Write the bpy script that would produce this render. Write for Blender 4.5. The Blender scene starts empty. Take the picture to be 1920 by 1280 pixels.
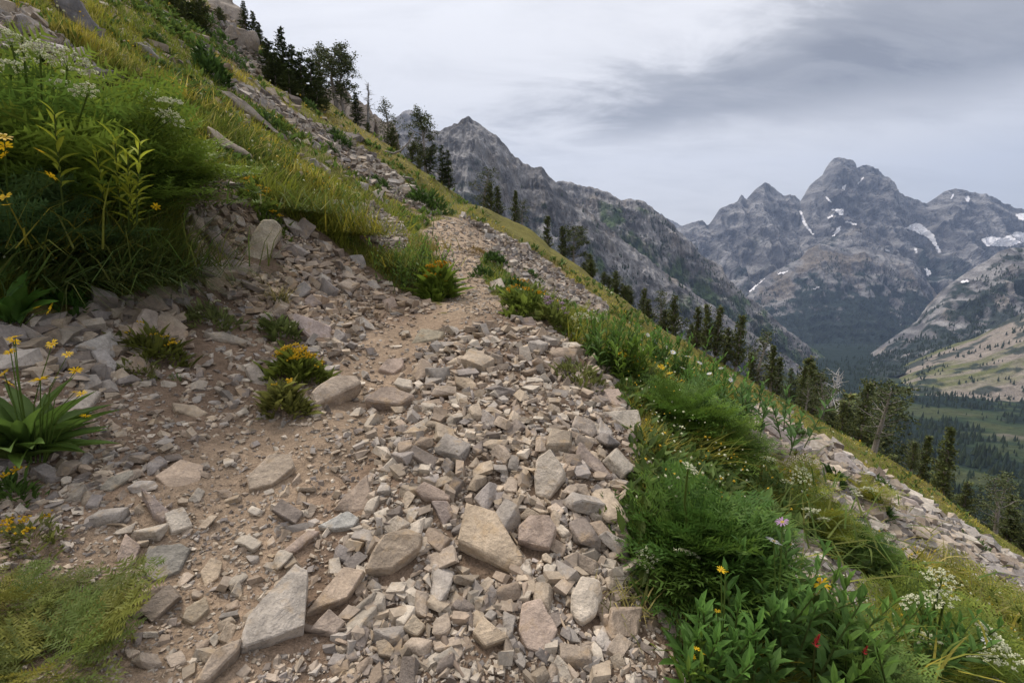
import bpy, bmesh, math, random
import numpy as np
from mathutils import Vector, Matrix
from mathutils.bvhtree import BVHTree

sc = bpy.context.scene
COL = sc.collection
R = math.radians
rng = np.random.default_rng(7)
random.seed(7)

# ------------------------------------------------------------------ camera
FPX = 853.3            # focal length in pixels of a 1920 wide frame (16 mm on 36 mm)
PITCH = R(10.0)
cam_d = bpy.data.cameras.new('camera')
cam_d.sensor_width = 36.0
cam_d.lens = 16.0
cam_d.clip_start = 0.05
cam_d.clip_end = 40000
cam = bpy.data.objects.new('camera', cam_d)
cam.location = (0, 0, 0)                       # eye height; the path lies 1.5 m below
cam.rotation_euler = (R(90) - PITCH, 0, 0)
COL.objects.link(cam)
sc.camera = cam

# ------------------------------------------------------------------ world, sun, exposure
SUN_DIR = Vector((-0.42, 0.38, 0.82)).normalized()      # towards the sun
w = bpy.data.worlds.new('World')
sc.world = w
w.use_nodes = True
nt = w.node_tree
nt.nodes.clear()
def N(tree, typ, **kw):
    n = tree.nodes.new(typ)
    for k, v in kw.items():
        if k == 'inp':
            for kk, vv in v.items():
                n.inputs[kk].default_value = vv
        else:
            setattr(n, k, v)
    return n
L = nt.links.new
def wmath(op, a, b=None, c=None, clamp=False):
    n = nt.nodes.new('ShaderNodeMath'); n.operation = op; n.use_clamp = clamp
    for i, s in enumerate((a, b, c)):
        if s is None: continue
        if isinstance(s, (int, float)): n.inputs[i].default_value = s
        else: L(s, n.inputs[i])
    return n.outputs[0]
tc = N(nt, 'ShaderNodeTexCoord')
sep = N(nt, 'ShaderNodeSeparateXYZ'); L(tc.outputs['Generated'], sep.inputs[0])
X, Y, Z = sep.outputs
Zp = wmath('MAXIMUM', Z, 0.0)
den = wmath('ADD', Zp, 0.22)
cp = N(nt, 'ShaderNodeCombineXYZ')
L(wmath('DIVIDE', X, den), cp.inputs[0]); L(wmath('DIVIDE', Y, den), cp.inputs[1])
mp = N(nt, 'ShaderNodeMapping'); mp.inputs['Rotation'].default_value = (0, 0, R(-24)); mp.inputs['Scale'].default_value = (0.55, 1.25, 1.0)
mp.inputs['Location'].default_value = (0.35, 0.1, 0.0)
L(cp.outputs[0], mp.inputs[0])
n1 = N(nt, 'ShaderNodeTexNoise', inp={'Scale': 1.05, 'Detail': 5.0, 'Roughness': 0.52, 'Distortion': 0.4}); L(mp.outputs[0], n1.inputs['Vector'])
n2 = N(nt, 'ShaderNodeTexNoise', inp={'Scale': 3.0, 'Detail': 9.0, 'Roughness': 0.64, 'Distortion': 0.5}); L(mp.outputs[0], n2.inputs['Vector'])
# a rain-heavy bank of cloud stands over the right-hand side of the valley, clear of the horizon
nn = wmath('ADD', wmath('MULTIPLY', wmath('SUBTRACT', n1.outputs[0], 0.5), 1.5), wmath('MULTIPLY', wmath('SUBTRACT', n2.outputs[0], 0.5), 0.85))
q_ = wmath('ADD', wmath('ADD', wmath('SUBTRACT', X, wmath('MULTIPLY', Zp, 1.75)), 0.42), nn)
mq = N(nt, 'ShaderNodeMapRange', interpolation_type='SMOOTHSTEP', inp={'From Min': -0.05, 'From Max': 0.32}); L(q_, mq.inputs['Value'])
mz = N(nt, 'ShaderNodeMapRange', interpolation_type='SMOOTHSTEP', inp={'From Min': 0.20, 'From Max': 0.29}); L(wmath('ADD', Zp, wmath('MULTIPLY', nn, 0.07)), mz.inputs['Value'])
tx = N(nt, 'ShaderNodeMapRange', inp={'From Min': 0.3, 'From Max': 0.7, 'To Min': 1.15, 'To Max': 0.5}); L(n2.outputs[0], tx.inputs['Value'])
thin = wmath('MULTIPLY', wmath('SUBTRACT', n2.outputs[0], 0.46), 0.7, clamp=True)
bank_ = wmath('ADD', wmath('MULTIPLY', wmath('MULTIPLY', mq.outputs[0], mz.outputs[0]), tx.outputs[0]), thin, clamp=True)
mixc = N(nt, 'ShaderNodeMix', data_type='RGBA')
mixc.inputs[6].default_value = (0.61, 0.607, 0.625, 1)
mixc.inputs[7].default_value = (0.185, 0.19, 0.21, 1)
L(bank_, mixc.inputs[0])
# thin blue-grey rain light low over the right-hand horizon
mh = N(nt, 'ShaderNodeMapRange', interpolation_type='SMOOTHSTEP', inp={'From Min': 0.34, 'From Max': 0.02}); L(Zp, mh.inputs['Value'])
mx = N(nt, 'ShaderNodeMapRange', interpolation_type='SMOOTHSTEP', inp={'From Min': 0.38, 'From Max': 0.9}); L(X, mx.inputs['Value'])
hb = wmath('MULTIPLY', wmath('MULTIPLY', mh.outputs[0], mx.outputs[0]), 0.75)
mixh = N(nt, 'ShaderNodeMix', data_type='RGBA'); mixh.inputs[7].default_value = (0.37, 0.40, 0.46, 1)
L(hb, mixh.inputs[0]); L(mixc.outputs[2], mixh.inputs[6])
sky = N(nt, 'ShaderNodeTexSky', sky_type='NISHITA', sun_disc=False)
sky.sun_elevation = math.asin(SUN_DIR.z)
sky.sun_rotation = math.atan2(SUN_DIR.x, SUN_DIR.y)
bg1 = N(nt, 'ShaderNodeBackground', inp={'Strength': 0.08}); L(sky.outputs[0], bg1.inputs[0])
bg2 = N(nt, 'ShaderNodeBackground', inp={'Strength': 1.0})
# an overcast sky brightens towards the zenith
L(wmath('ADD', wmath('MULTIPLY', wmath('POWER', Zp, 1.6), 0.9), 0.93), bg2.inputs['Strength']); L(mixh.outputs[2], bg2.inputs[0])
ms = N(nt, 'ShaderNodeMixShader', inp={0: 0.93}); L(bg1.outputs[0], ms.inputs[1]); L(bg2.outputs[0], ms.inputs[2])
ow = N(nt, 'ShaderNodeOutputWorld'); L(ms.outputs[0], ow.inputs[0])

sd = bpy.data.lights.new('sun', 'SUN'); sd.energy = 2.3; sd.angle = R(12); sd.color = (1.0, 0.93, 0.84)
so = bpy.data.objects.new('sun', sd); so.rotation_euler = SUN_DIR.to_track_quat('Z', 'Y').to_euler(); COL.objects.link(so)

sc.view_settings.view_transform = 'Standard'
sc.view_settings.look = 'None'
sc.view_settings.exposure = 0.5
sc.view_settings.gamma = 1.0
sc.view_settings.use_curve_mapping = False
sc.cycles.use_denoising = True
sc.cycles.max_bounces = 4
sc.cycles.diffuse_bounces = 2
sc.cycles.transmission_bounces = 3
sc.cycles.volume_bounces = 0

# ------------------------------------------------------------------ numpy noise
def _hash(ix, iy, iz, seed):
    h = (ix.astype(np.int64) * 374761393 + iy.astype(np.int64) * 668265263 + iz.astype(np.int64) * 2147483647 + seed * 974634749) & 0xFFFFFFFF
    h = ((h ^ (h >> 13)) * 1274126177) & 0xFFFFFFFF
    h = (h ^ (h >> 16)) & 0xFFFFFFFF
    return h / 4294967295.0
def vnoise(x, y, z=0.0, seed=0):
    x = np.asarray(x, float); y = np.asarray(y, float); z = np.zeros_like(x) + z
    ix, iy, iz = np.floor(x), np.floor(y), np.floor(z)
    fx, fy, fz = x - ix, y - iy, z - iz
    fx, fy, fz = [f * f * f * (f * (f * 6 - 15) + 10) for f in (fx, fy, fz)]
    def c(a, b, d): return _hash(ix + a, iy + b, iz + d, seed)
    a = c(0,0,0) * (1-fx) + c(1,0,0) * fx
    b = c(0,1,0) * (1-fx) + c(1,1,0) * fx
    r0 = a * (1-fy) + b * fy
    if np.all(fz == 0): return r0 * 2 - 1
    a = c(0,0,1) * (1-fx) + c(1,0,1) * fx
    b = c(0,1,1) * (1-fx) + c(1,1,1) * fx
    r1 = a * (1-fy) + b * fy
    return (r0 * (1-fz) + r1 * fz) * 2 - 1
def fbm(x, y, z=0.0, octv=4, seed=0, gain=0.5, ridged=False):
    t = 0.0; a = 1.0; s = 0.0; f = 1.0
    for o in range(octv):
        n = vnoise(np.asarray(x) * f + o * 17.3, np.asarray(y) * f - o * 9.1, z, seed + o)
        if ridged: n = 1 - 2 * np.abs(n)
        t = t + n * a; s += a; a *= gain; f *= 2.03
    return t / s
def sstep(a, b, x):
    t = np.clip((x - a) / (b - a), 0, 1); return t * t * (3 - 2 * t)

# ------------------------------------------------------------------ pixel <-> world
CP, SP = math.cos(PITCH), math.sin(PITCH)
def uv(px, py):
    dx = (np.asarray(px, float) - 960) / FPX; dy = (640 - np.asarray(py, float)) / FPX
    yy = CP + dy * SP; zz = -SP + dy * CP
    return dx / yy, zz / yy
def at(px, py, D):
    u, v = uv(px, py); return np.array([u * D, D * np.ones_like(u), v * D]).T
def to_px(x, y, z):
    d = np.maximum(y * CP - z * SP, 1e-3); up = y * SP + z * CP
    return 960 + FPX * x / d, 640 - FPX * up / d
def depth(p): return p[1] * CP - p[2] * SP

# ------------------------------------------------------------------ the hillside
def smooth_interp(y, ys, vs):
    ys = np.asarray(ys, float); vs = np.asarray(vs, float)
    m = np.gradient(vs, ys)
    y = np.clip(y, ys[0], ys[-1]); i = np.clip(np.searchsorted(ys, y) - 1, 0, len(ys) - 2)
    h = ys[i+1] - ys[i]; t = (y - ys[i]) / h
    return ((2*t**3 - 3*t**2 + 1) * vs[i] + (t**3 - 2*t**2 + t) * h * m[i] + (-2*t**3 + 3*t**2) * vs[i+1] + (t**3 - t**2) * h * m[i+1])
TY = [-5, 0, 1.5, 2.6, 3.8, 5.1, 6.8, 8.5, 10.5, 15, 19, 28, 36, 48, 80, 130]
TX = [-.2, -.5, -.64, -.83, -1.0, -1.0, -.66, -.9, -1.45, -2.5, -2.75, -2.4, -2.0, -1.5, 0, 3]
TZ = [-1.9, -1.62, -1.5, -1.3, -1.08, -.87, -.66, -.49, 0.0, 1.0, 1.7, 3.1, 3.3, 2.4, -3, -20]
def xc_(y): return smooth_interp(y, TY, TX)
def zc_(y): return smooth_interp(y, TY, TZ)
def soft(a, k): return 0.5 * (a + np.sqrt(a * a + k * k)) - 0.5 * k
def hz_fn(x, y):
    x = np.asarray(x, float); y = np.asarray(y, float)
    d = x - xc_(y); z = zc_(y)
    a = np.maximum(-d, 0)
    wl = np.interp(y, [0, 3, 3.8, 5, 7, 9, 20], [1.5, 1.5, 1.3, .45, .5, .45, .4])
    gl = np.interp(y, [0, 4, 5, 8], [.24, .24, .1, .02])
    bank = np.interp(y, [0, 3.5, 4.8, 8, 15, 25, 60], [.85, .85, .74, .74, .74, .68, .68])
    hill = np.interp(y, [0, 3, 8, 15, 25, 60], [.62, .62, .68, .72, .65, .66])
    left = gl * np.minimum(a, wl) + bank * np.minimum(soft(a - wl, .25), 1.2) + hill * soft(a - wl - 1.2, .3) + .16 * soft(a - 8.5, 2.0) * sstep(10, 22, y)
    b = np.maximum(d, 0)
    wr = np.interp(y, [0, 1.5, 4, 6, 8.5, 12, 30], [1.3, 1.35, 1.75, 1.05, .55, .5, .6])
    right = .04 * np.minimum(b, wr) + .54 * np.minimum(soft(b - wr, .3), 4) + .70 * np.minimum(soft(b - wr - 4, .6), 8) + .56 * soft(b - wr - 12, .8)
    z = z + left - right
    # debris mound thrown across the path in front of the camera
    z = z + .20 * np.exp(-((x - .05) / .7) ** 2 - ((y - 2.35) / .8) ** 2) - .06 * np.exp(-((x + .15) / .22) ** 2 - ((y - 1.85) / .2) ** 2) + .13 * np.exp(-((x + .05) / .8) ** 2 - ((y - 4.3) / 1.0) ** 2)
    r = np.hypot(x, y); r0 = 33 + 15 * sstep(0, -14, x)
    z = z - .0065 * np.maximum(r - r0, 0) ** 2
    off = sstep(.3, 1.6, np.maximum(a - wl, b - wr) + .3)
    z = z + fbm(x * .16, y * .16, octv=3, seed=3) * .55 * off * sstep(4, 14, r) + fbm(x * .7, y * .7, octv=3, seed=5) * .17 * off
    z = z + fbm(x * 2.1, y * 2.1, octv=4, seed=9) * .055
    return z
def axis(lo, hi, c0, c1, s, k):
    m = list(np.arange(c0, c1, s)); v, st = c1, s; up = []
    while v < hi: up.append(v); st *= k; v += st
    up.append(hi); v, st = c0, s; dn = []
    while True:
        st *= k; v -= st
        if v <= lo: dn.append(lo); break
        dn.append(v)
    return np.array(dn[::-1] + m + up)
GX = axis(-75, 130, -4.2, 2.8, .035, 1.045)
GY = axis(-5, 130, .9, 6.6, .035, 1.04)
gx, gy = np.meshgrid(GX, GY)
GZ = hz_fn(gx, gy)
def hz(x, y):
    x = np.clip(x, GX[0], GX[-1] - 1e-6); y = np.clip(y, GY[0], GY[-1] - 1e-6)
    i = np.clip(np.searchsorted(GX, x) - 1, 0, len(GX) - 2); j = np.clip(np.searchsorted(GY, y) - 1, 0, len(GY) - 2)
    a = (x - GX[i]) / (GX[i+1] - GX[i]); b = (y - GY[j]) / (GY[j+1] - GY[j])
    return (GZ[j, i] * (1-a) + GZ[j, i+1] * a) * (1-b) + (GZ[j+1, i] * (1-a) + GZ[j+1, i+1] * a) * b
STEPS = np.geomspace(.7, 120, 230)
def gp(px, py):
    """ground points under pixels of the 1920x1280 photograph (n,3), and hit mask"""
    u, v = uv(np.atleast_1d(px), np.atleast_1d(py))
    lo = np.full(u.shape, STEPS[0]); hi = np.full(u.shape, np.nan); done = np.zeros(u.shape, bool)
    for k in range(1, len(STEPS)):
        Yk = STEPS[k]; act = ~done
        if not act.any(): break
        h = hz(u[act] * Yk, np.full(act.sum(), Yk)) > v[act] * Yk
        idx = np.where(act)[0][h]; hi[idx] = Yk; lo[idx] = STEPS[k-1]; done[idx] = True
    ok = done; hi = np.where(ok, hi, 120.0)
    for _ in range(14):
        m = .5 * (lo + hi); h = hz(u * m, m) > v * m
        hi = np.where(h, m, hi); lo = np.where(h, lo, m)
    return np.stack([u * hi, hi, hz(u * hi, hi)], -1), ok
def gp1(px, py):
    p, ok = gp(px, py); return Vector(p[0])
def gnorm(x, y, e=.12):
    return Vector((-(float(hz(x+e, y)) - float(hz(x-e, y))) / (2*e), -(float(hz(x, y+e)) - float(hz(x, y-e))) / (2*e), 1)).normalized()

# where stones and bare earth lie (outlines traced in pixels and laid on the hillside)
Z_MAIN = [(-400,560),(110,580),(340,525),(335,420),(335,320),(420,325),(470,385),(560,420),(650,470),(740,545),(840,578),(960,585),(1010,600),(1130,680),(1195,770),(1185,900),(1172,1000),(1190,1100),(1240,1150),(1330,1280),(1400,1500),(-400,1500)]
Z_TRAIL = [(835,585),(850,540),(820,480),(788,440),(830,406),(872,413),(935,462),(905,475),(900,520),(955,572),(960,590)]
Z_SCREE = [
 [(838,408),(880,408),(960,448),(1060,515),(1145,580),(1130,606),(1060,572),(1000,546),(940,505),(890,465)],
 [(385,140),(430,145),(560,215),(645,262),(730,318),(832,402),(808,410),(730,372),(640,312),(560,245),(480,195)],
 [(480,180),(520,185),(545,212),(520,215)],
 [(1398,762),(1440,770),(1560,838),(1650,892),(1770,965),(1925,1068),(2100,1190),(2100,1290),(1920,1160),(1780,1090),(1640,1035),(1560,965),(1480,920),(1395,845)],
 [(1400,955),(1480,1000),(1560,1050),(1660,1110),(1740,1175),(1710,1235),(1600,1190),(1500,1140),(1410,1090)],
 [(-50,20),(60,25),(150,105),(215,160),(150,160),(60,120),(-50,100)],
 [(400,0),(450,60),(480,105),(520,140),(480,150),(430,110),(380,60)],
 [(640,395),(700,380),(760,430),(770,470),(700,460)],
 [(1690,1170),(1800,1240),(1900,1300),(1800,1310),(1700,1230)],
]
def in_poly(px, py, P):
    ins = np.zeros(np.shape(px), bool); n = len(P)
    for i in range(n):
        x0, y0 = P[i]; x1, y1 = P[(i+1) % n]
        if y0 == y1: continue
        c = ((y0 > py) != (y1 > py)) & (px < (x1 - x0) * (py - y0) / (y1 - y0) + x0)
        ins ^= c
    return ins
def zone(x, y, z):
    """1 stones and earth, 2 trodden path, 0 green"""
    px, py = to_px(x, y, z)
    k = np.clip(85 / np.maximum(y, .5), 3, 30)
    jx = fbm(x * 1.3, y * 1.3, octv=3, seed=21) * k; jy = fbm(x * 1.3, y * 1.3, octv=3, seed=33) * k
    px = px + jx * 1.6; py = py + jy * 1.6
    r = in_poly(px, py, Z_MAIN)
    for P in Z_SCREE: r |= in_poly(px, py, P)
    t = in_poly(px, py, Z_TRAIL)
    near = (y < .8) & (np.abs(x - xc_(y)) < 1.6)
    return np.where(t, 2, np.where(r | near, 1, 0)) * (y > -5)

_lp, _ = gp([880, 820, 745, 690, 620, 500, 410, 320, 260, 180], [575, 605, 640, 690, 785, 880, 960, 1090, 1240, 1400]); LANE = _lp[:, :2]
def lane(x, y):
    d = np.full(np.shape(x), 9.0)
    for a, b in zip(LANE[:-1], LANE[1:]):
        e = b - a; t = np.clip(((x - a[0]) * e[0] + (y - a[1]) * e[1]) / (e @ e), 0, 1); d = np.minimum(d, np.hypot(x - a[0] - t * e[0], y - a[1] - t * e[1]))
    return sstep(.5, .16, d + .12 * fbm(np.asarray(x) * 2.2, np.asarray(y) * 2.2, octv=3, seed=71))
# ------------------------------------------------------------------ mesh helpers
def new_mesh(name, V, F, C=None, smooth=False):
    V = np.asarray(V, np.float32); F = np.asarray(F, np.int32)
    me = bpy.data.meshes.new(name); k = F.shape[1]
    me.vertices.add(len(V)); me.vertices.foreach_set('co', V.ravel())
    me.loops.add(F.size); me.loops.foreach_set('vertex_index', F.ravel())
    me.polygons.add(len(F)); me.polygons.foreach_set('loop_start', np.arange(0, F.size, k, dtype=np.int32))
    me.polygons.foreach_set('use_smooth', np.full(len(F), bool(smooth)))
    if C is not None:
        at_ = me.color_attributes.new('col', 'FLOAT_COLOR', 'POINT')
        C4 = np.ones((len(V), 4), np.float32); C4[:, :3] = C; at_.data.foreach_set('color', C4.ravel())
    me.update(calc_edges=True); me.validate()
    return me
class MB:
    def __init__(s): s.V = []; s.F = []; s.C = []; s.n = 0
    def add(s, V, F, C):
        V = np.asarray(V, float).reshape(-1, 3); F = np.asarray(F, int)
        C = np.asarray(C, float)
        if C.ndim == 1: C = np.tile(C, (len(V), 1))
        s.V.append(V); s.F.append(F + s.n); s.C.append(C); s.n += len(V)
    def inst(s, Vt, Ft, M, T, C):
        """Vt (n,3), Ft (m,3), M (k,3,3), T (k,3), C (k,3) or (k,n,3)"""
        k, n = len(T), len(Vt)
        if k == 0: return
        V = np.einsum('kij,nj->kni', M, Vt) + T[:, None, :]
        F = (Ft[None] + (np.arange(k) * n)[:, None, None]).reshape(-1, 3)
        C = np.asarray(C, float)
        if C.ndim == 2: C = np.repeat(C[:, None, :], n, 1)
        s.add(V.reshape(-1, 3), F, C.reshape(-1, 3))
    def mesh(s, name, smooth=False):
        return new_mesh(name, np.concatenate(s.V), np.concatenate(s.F), np.concatenate(s.C), smooth)
def tag(o, label=None, cat=None, group=None, kind=None):
    if label: o['label'] = label
    if cat: o['category'] = cat
    if group: o['group'] = group
    if kind: o['kind'] = kind
    return o
def obj(name, me, mat=None, parent=None, loc=None):
    o = bpy.data.objects.new(name, me); COL.objects.link(o)
    if mat is not None and len(me.materials) == 0: me.materials.append(mat)
    if parent is not None: o.parent = parent
    if loc is not None: o.location = loc
    return o
def thing(name, loc, label, cat, group=None):
    o = bpy.data.objects.new(name, None); o.empty_display_size = .1; COL.objects.link(o); o.location = loc
    return tag(o, label, cat, group)
def rotz(a):
    a = np.asarray(a, float); c, s = np.cos(a), np.sin(a); z = np.zeros_like(a); o = np.ones_like(a)
    return np.stack([np.stack([c, -s, z], -1), np.stack([s, c, z], -1), np.stack([z, z, o], -1)], -2)
def rotx(a):
    a = np.asarray(a, float); c, s = np.cos(a), np.sin(a); z = np.zeros_like(a); o = np.ones_like(a)
    return np.stack([np.stack([o, z, z], -1), np.stack([z, c, -s], -1), np.stack([z, s, c], -1)], -2)
def rand_rot(k, r=rng):
    q = r.normal(size=(k, 4)); q /= np.linalg.norm(q, axis=1)[:, None]; a, b, c, d = q.T
    return np.stack([np.stack([1-2*(c*c+d*d), 2*(b*c-a*d), 2*(b*d+a*c)], -1), np.stack([2*(b*c+a*d), 1-2*(b*b+d*d), 2*(c*d-a*b)], -1), np.stack([2*(b*d-a*c), 2*(c*d+a*b), 1-2*(b*b+c*c)], -1)], -2)
def tube(mb, P, rad, C, n=5):
    P = np.asarray(P, float); rad = np.broadcast_to(rad, len(P)); V = []
    for i, p in enumerate(P):
        t = P[min(i+1, len(P)-1)] - P[max(i-1, 0)]; t = t / (np.linalg.norm(t) + 1e-9)
        a = np.cross(t, [0.3, .9, .2]); a /= np.linalg.norm(a) + 1e-9; b = np.cross(t, a)
        for j in range(n):
            th = 2 * math.pi * j / n; V.append(p + rad[i] * (math.cos(th) * a + math.sin(th) * b))
    F = []
    for i in range(len(P) - 1):
        for j in range(n):
            q = [i*n+j, i*n+(j+1) % n, (i+1)*n+(j+1) % n, (i+1)*n+j]
            F += [[q[0], q[1], q[2]], [q[0], q[2], q[3]]]
    mb.add(V, F, C)

# ------------------------------------------------------------------ materials
def new_mat(name):
    m = bpy.data.materials.new(name); m.use_nodes = True; t = m.node_tree
    return m, t, t.nodes['Principled BSDF'], t.links.new
def tex_noise(t, l, vec, scale, detail=4, rough=.55, dist=0):
    n = N(t, 'ShaderNodeTexNoise', inp={'Scale': scale, 'Detail': detail, 'Roughness': rough, 'Distortion': dist}); l(vec, n.inputs['Vector']); return n
def mrange(t, l, v, a, b, c, d):
    n = N(t, 'ShaderNodeMapRange', inp={'From Min': a, 'From Max': b, 'To Min': c, 'To Max': d}); l(v, n.inputs['Value']); return n.outputs[0]
def cmul(t, l, col, fac):
    n = N(t, 'ShaderNodeMix', data_type='RGBA', blend_type='MULTIPLY'); n.inputs[0].default_value = 1.0
    l(col, n.inputs[6]); l(fac, n.inputs[7]); return n.outputs[2]
def cmix(t, l, fac, a, b):
    n = N(t, 'ShaderNodeMix', data_type='RGBA'); l(fac, n.inputs[0])
    for s, i in ((a, 6), (b, 7)):
        if isinstance(s, tuple): n.inputs[i].default_value = (*s, 1)
        else: l(s, n.inputs[i])
    return n.outputs[2]
def rock_mat(name, source, s=1.0, bd=.028):
    m, t, b, l = new_mat(name)
    geo = N(t, 'ShaderNodeNewGeometry'); oi = N(t, 'ShaderNodeObjectInfo')
    if source == 'object': base = oi.outputs['Color']
    else: base = N(t, 'ShaderNodeVertexColor', layer_name='col').outputs[0]
    n1 = tex_noise(t, l, geo.outputs['Position'], 7 * s, 5, .6, .6); n2 = tex_noise(t, l, geo.outputs['Position'], 55 * s, 4, .65); n3 = tex_noise(t, l, geo.outputs['Position'], 190 * s, 2, .6)
    c = cmul(t, l, base, mrange(t, l, n1.outputs[0], .3, .7, .62, 1.26))
    c = cmul(t, l, c, mrange(t, l, n2.outputs[0], .3, .7, .8, 1.15))
    c = cmul(t, l, c, mrange(t, l, n3.outputs[0], .3, .75, .86, 1.1))
    # ochre stain and dark lichen flecks
    n4 = tex_noise(t, l, geo.outputs['Position'], 13 * s, 3, .6); c = cmix(t, l, mrange(t, l, n4.outputs[0], .56, .70, 0, .45), c, (.40, .275, .15))
    n5 = tex_noise(t, l, geo.outputs['Position'], 34 * s, 3, .7); c = cmix(t, l, mrange(t, l, n5.outputs[0], .62, .72, 0, .55), c, (.14, .122, .105))
    l(c, b.inputs['Base Color']); b.inputs['Roughness'].default_value = .92; b.inputs['Specular IOR Level'].default_value = .25
    add = N(t, 'ShaderNodeMath', operation='ADD'); mm = N(t, 'ShaderNodeMath', operation='MULTIPLY'); mm.inputs[1].default_value = .45
    l(n2.outputs[0], mm.inputs[0]); l(n1.outputs[0], add.inputs[0]); l(mm.outputs[0], add.inputs[1])
    bp = N(t, 'ShaderNodeBump', inp={'Strength': .75, 'Distance': bd / s}); l(add.outputs[0], bp.inputs['Height']); l(bp.outputs[0], b.inputs['Normal'])
    return m
M_ROCK = rock_mat('rock_surface', 'object'); M_RUB = rock_mat('rubble_surface', 'attr', 1.0, .010); M_CRAG = rock_mat('crag_surface', 'object', .22, .03)

def leaf_mat(name, trans=.3, rough=.6):
    m, t, b, l = new_mat(name)
    base = N(t, 'ShaderNodeVertexColor', layer_name='col').outputs[0]; geo = N(t, 'ShaderNodeNewGeometry')
    n = tex_noise(t, l, geo.outputs['Position'], 9, 3); c = cmul(t, l, base, mrange(t, l, n.outputs[0], .3, .7, .78, 1.22))
    l(c, b.inputs['Base Color']); b.inputs['Roughness'].default_value = rough; b.inputs['Specular IOR Level'].default_value = .25
    tr = N(t, 'ShaderNodeBsdfTranslucent'); l(c, tr.inputs[0]); mx_ = N(t, 'ShaderNodeMixShader', inp={0: trans})
    l(b.outputs[0], mx_.inputs[1]); l(tr.outputs[0], mx_.inputs[2]); l(mx_.outputs[0], t.nodes['Material Output'].inputs[0])
    return m
M_LEAF = leaf_mat('leaf_surface', .4); M_GRASS = leaf_mat('grass_surface', .4, .7); M_NEEDLE = leaf_mat('needle_surface', .12, .7); M_PETAL = leaf_mat('petal_surface', .35, .6)
def bark_mat():
    m, t, b, l = new_mat('bark_surface'); base = N(t, 'ShaderNodeVertexColor', layer_name='col').outputs[0]; geo = N(t, 'ShaderNodeNewGeometry')
    n = tex_noise(t, l, geo.outputs['Position'], 14, 4); l(cmul(t, l, base, mrange(t, l, n.outputs[0], .3, .7, .6, 1.3)), b.inputs['Base Color']); b.inputs['Roughness'].default_value = .95
    return m
M_BARK = bark_mat()
def far_mat(name, s, bump=1.0):
    m, t, b, l = new_mat(name); base = N(t, 'ShaderNodeVertexColor', layer_name='col').outputs[0]; geo = N(t, 'ShaderNodeNewGeometry')
    n = tex_noise(t, l, geo.outputs['Position'], s, 8, .66, .3); n2 = tex_noise(t, l, geo.outputs['Position'], s * 7, 4, .65)
    c = cmul(t, l, base, mrange(t, l, n.outputs[0], .3, .7, .62, 1.38)); c = cmul(t, l, c, mrange(t, l, n2.outputs[0], .3, .7, .72, 1.28))
    l(c, b.inputs['Base Color']); b.inputs['Roughness'].default_value = .97; b.inputs['Specular IOR Level'].default_value = .1
    bp = N(t, 'ShaderNodeBump', inp={'Strength': 1.0 * bump, 'Distance': .45 / s}); l(n.outputs[0], bp.inputs['Height']); l(bp.outputs[0], b.inputs['Normal'])
    return m
def hill_mat():
    m, t, b, l = new_mat('hillside_surface'); base = N(t, 'ShaderNodeVertexColor', layer_name='col').outputs[0]; geo = N(t, 'ShaderNodeNewGeometry'); P = geo.outputs['Position']
    n1 = tex_noise(t, l, P, 2.5, 5, .6); n2 = tex_noise(t, l, P, 26, 5, .65); n3 = tex_noise(t, l, P, 120, 3, .65)
    c = cmul(t, l, base, mrange(t, l, n1.outputs[0], .3, .7, .75, 1.25)); c = cmul(t, l, c, mrange(t, l, n2.outputs[0], .3, .7, .72, 1.25)); c = cmul(t, l, c, mrange(t, l, n3.outputs[0], .3, .7, .72, 1.28))
    l(c, b.inputs['Base Color']); b.inputs['Roughness'].default_value = .97; b.inputs['Specular IOR Level'].default_value = .1
    a1 = N(t, 'ShaderNodeMath', operation='MULTIPLY'); a1.inputs[1].default_value = .3; l(n3.outputs[0], a1.inputs[0])
    a2 = N(t, 'ShaderNodeMath', operation='ADD'); l(n2.outputs[0], a2.inputs[0]); l(a1.outputs[0], a2.inputs[1])
    bp = N(t, 'ShaderNodeBump', inp={'Strength': 1.0, 'Distance': .03}); l(a2.outputs[0], bp.inputs['Height']); l(bp.outputs[0], b.inputs['Normal'])
    return m

# ------------------------------------------------------------------ build the hillside sheet
DIRT = np.array([.235, .165, .115]); PATHC = np.array([.33, .245, .17]); SOILG = np.array([.14, .125, .035])
zn = zone(gx, gy, GZ)
mx_, my_ = gx.ravel(), gy.ravel()
col = np.where((zn == 1).ravel()[:, None], DIRT, np.where((zn == 2).ravel()[:, None], PATHC, SOILG))
tone = 1 + .3 * fbm(mx_ * .8, my_ * .8, octv=4, seed=41)
dry = sstep(-.1, .5, fbm(mx_ * .12, my_ * .3, octv=3, seed=55))
col = col * tone[:, None]
col = np.where((zn == 0).ravel()[:, None], col * (1 - dry[:, None]) + dry[:, None] * np.array([.17, .14, .045]), col)
# slightly darker earth in the hollow left of the path
hollow = np.exp(-((mx_ + 2.3) / .7) ** 2 - ((my_ - 2.8) / .7) ** 2)
col = col * (1 - .12 * hollow[:, None])
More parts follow.
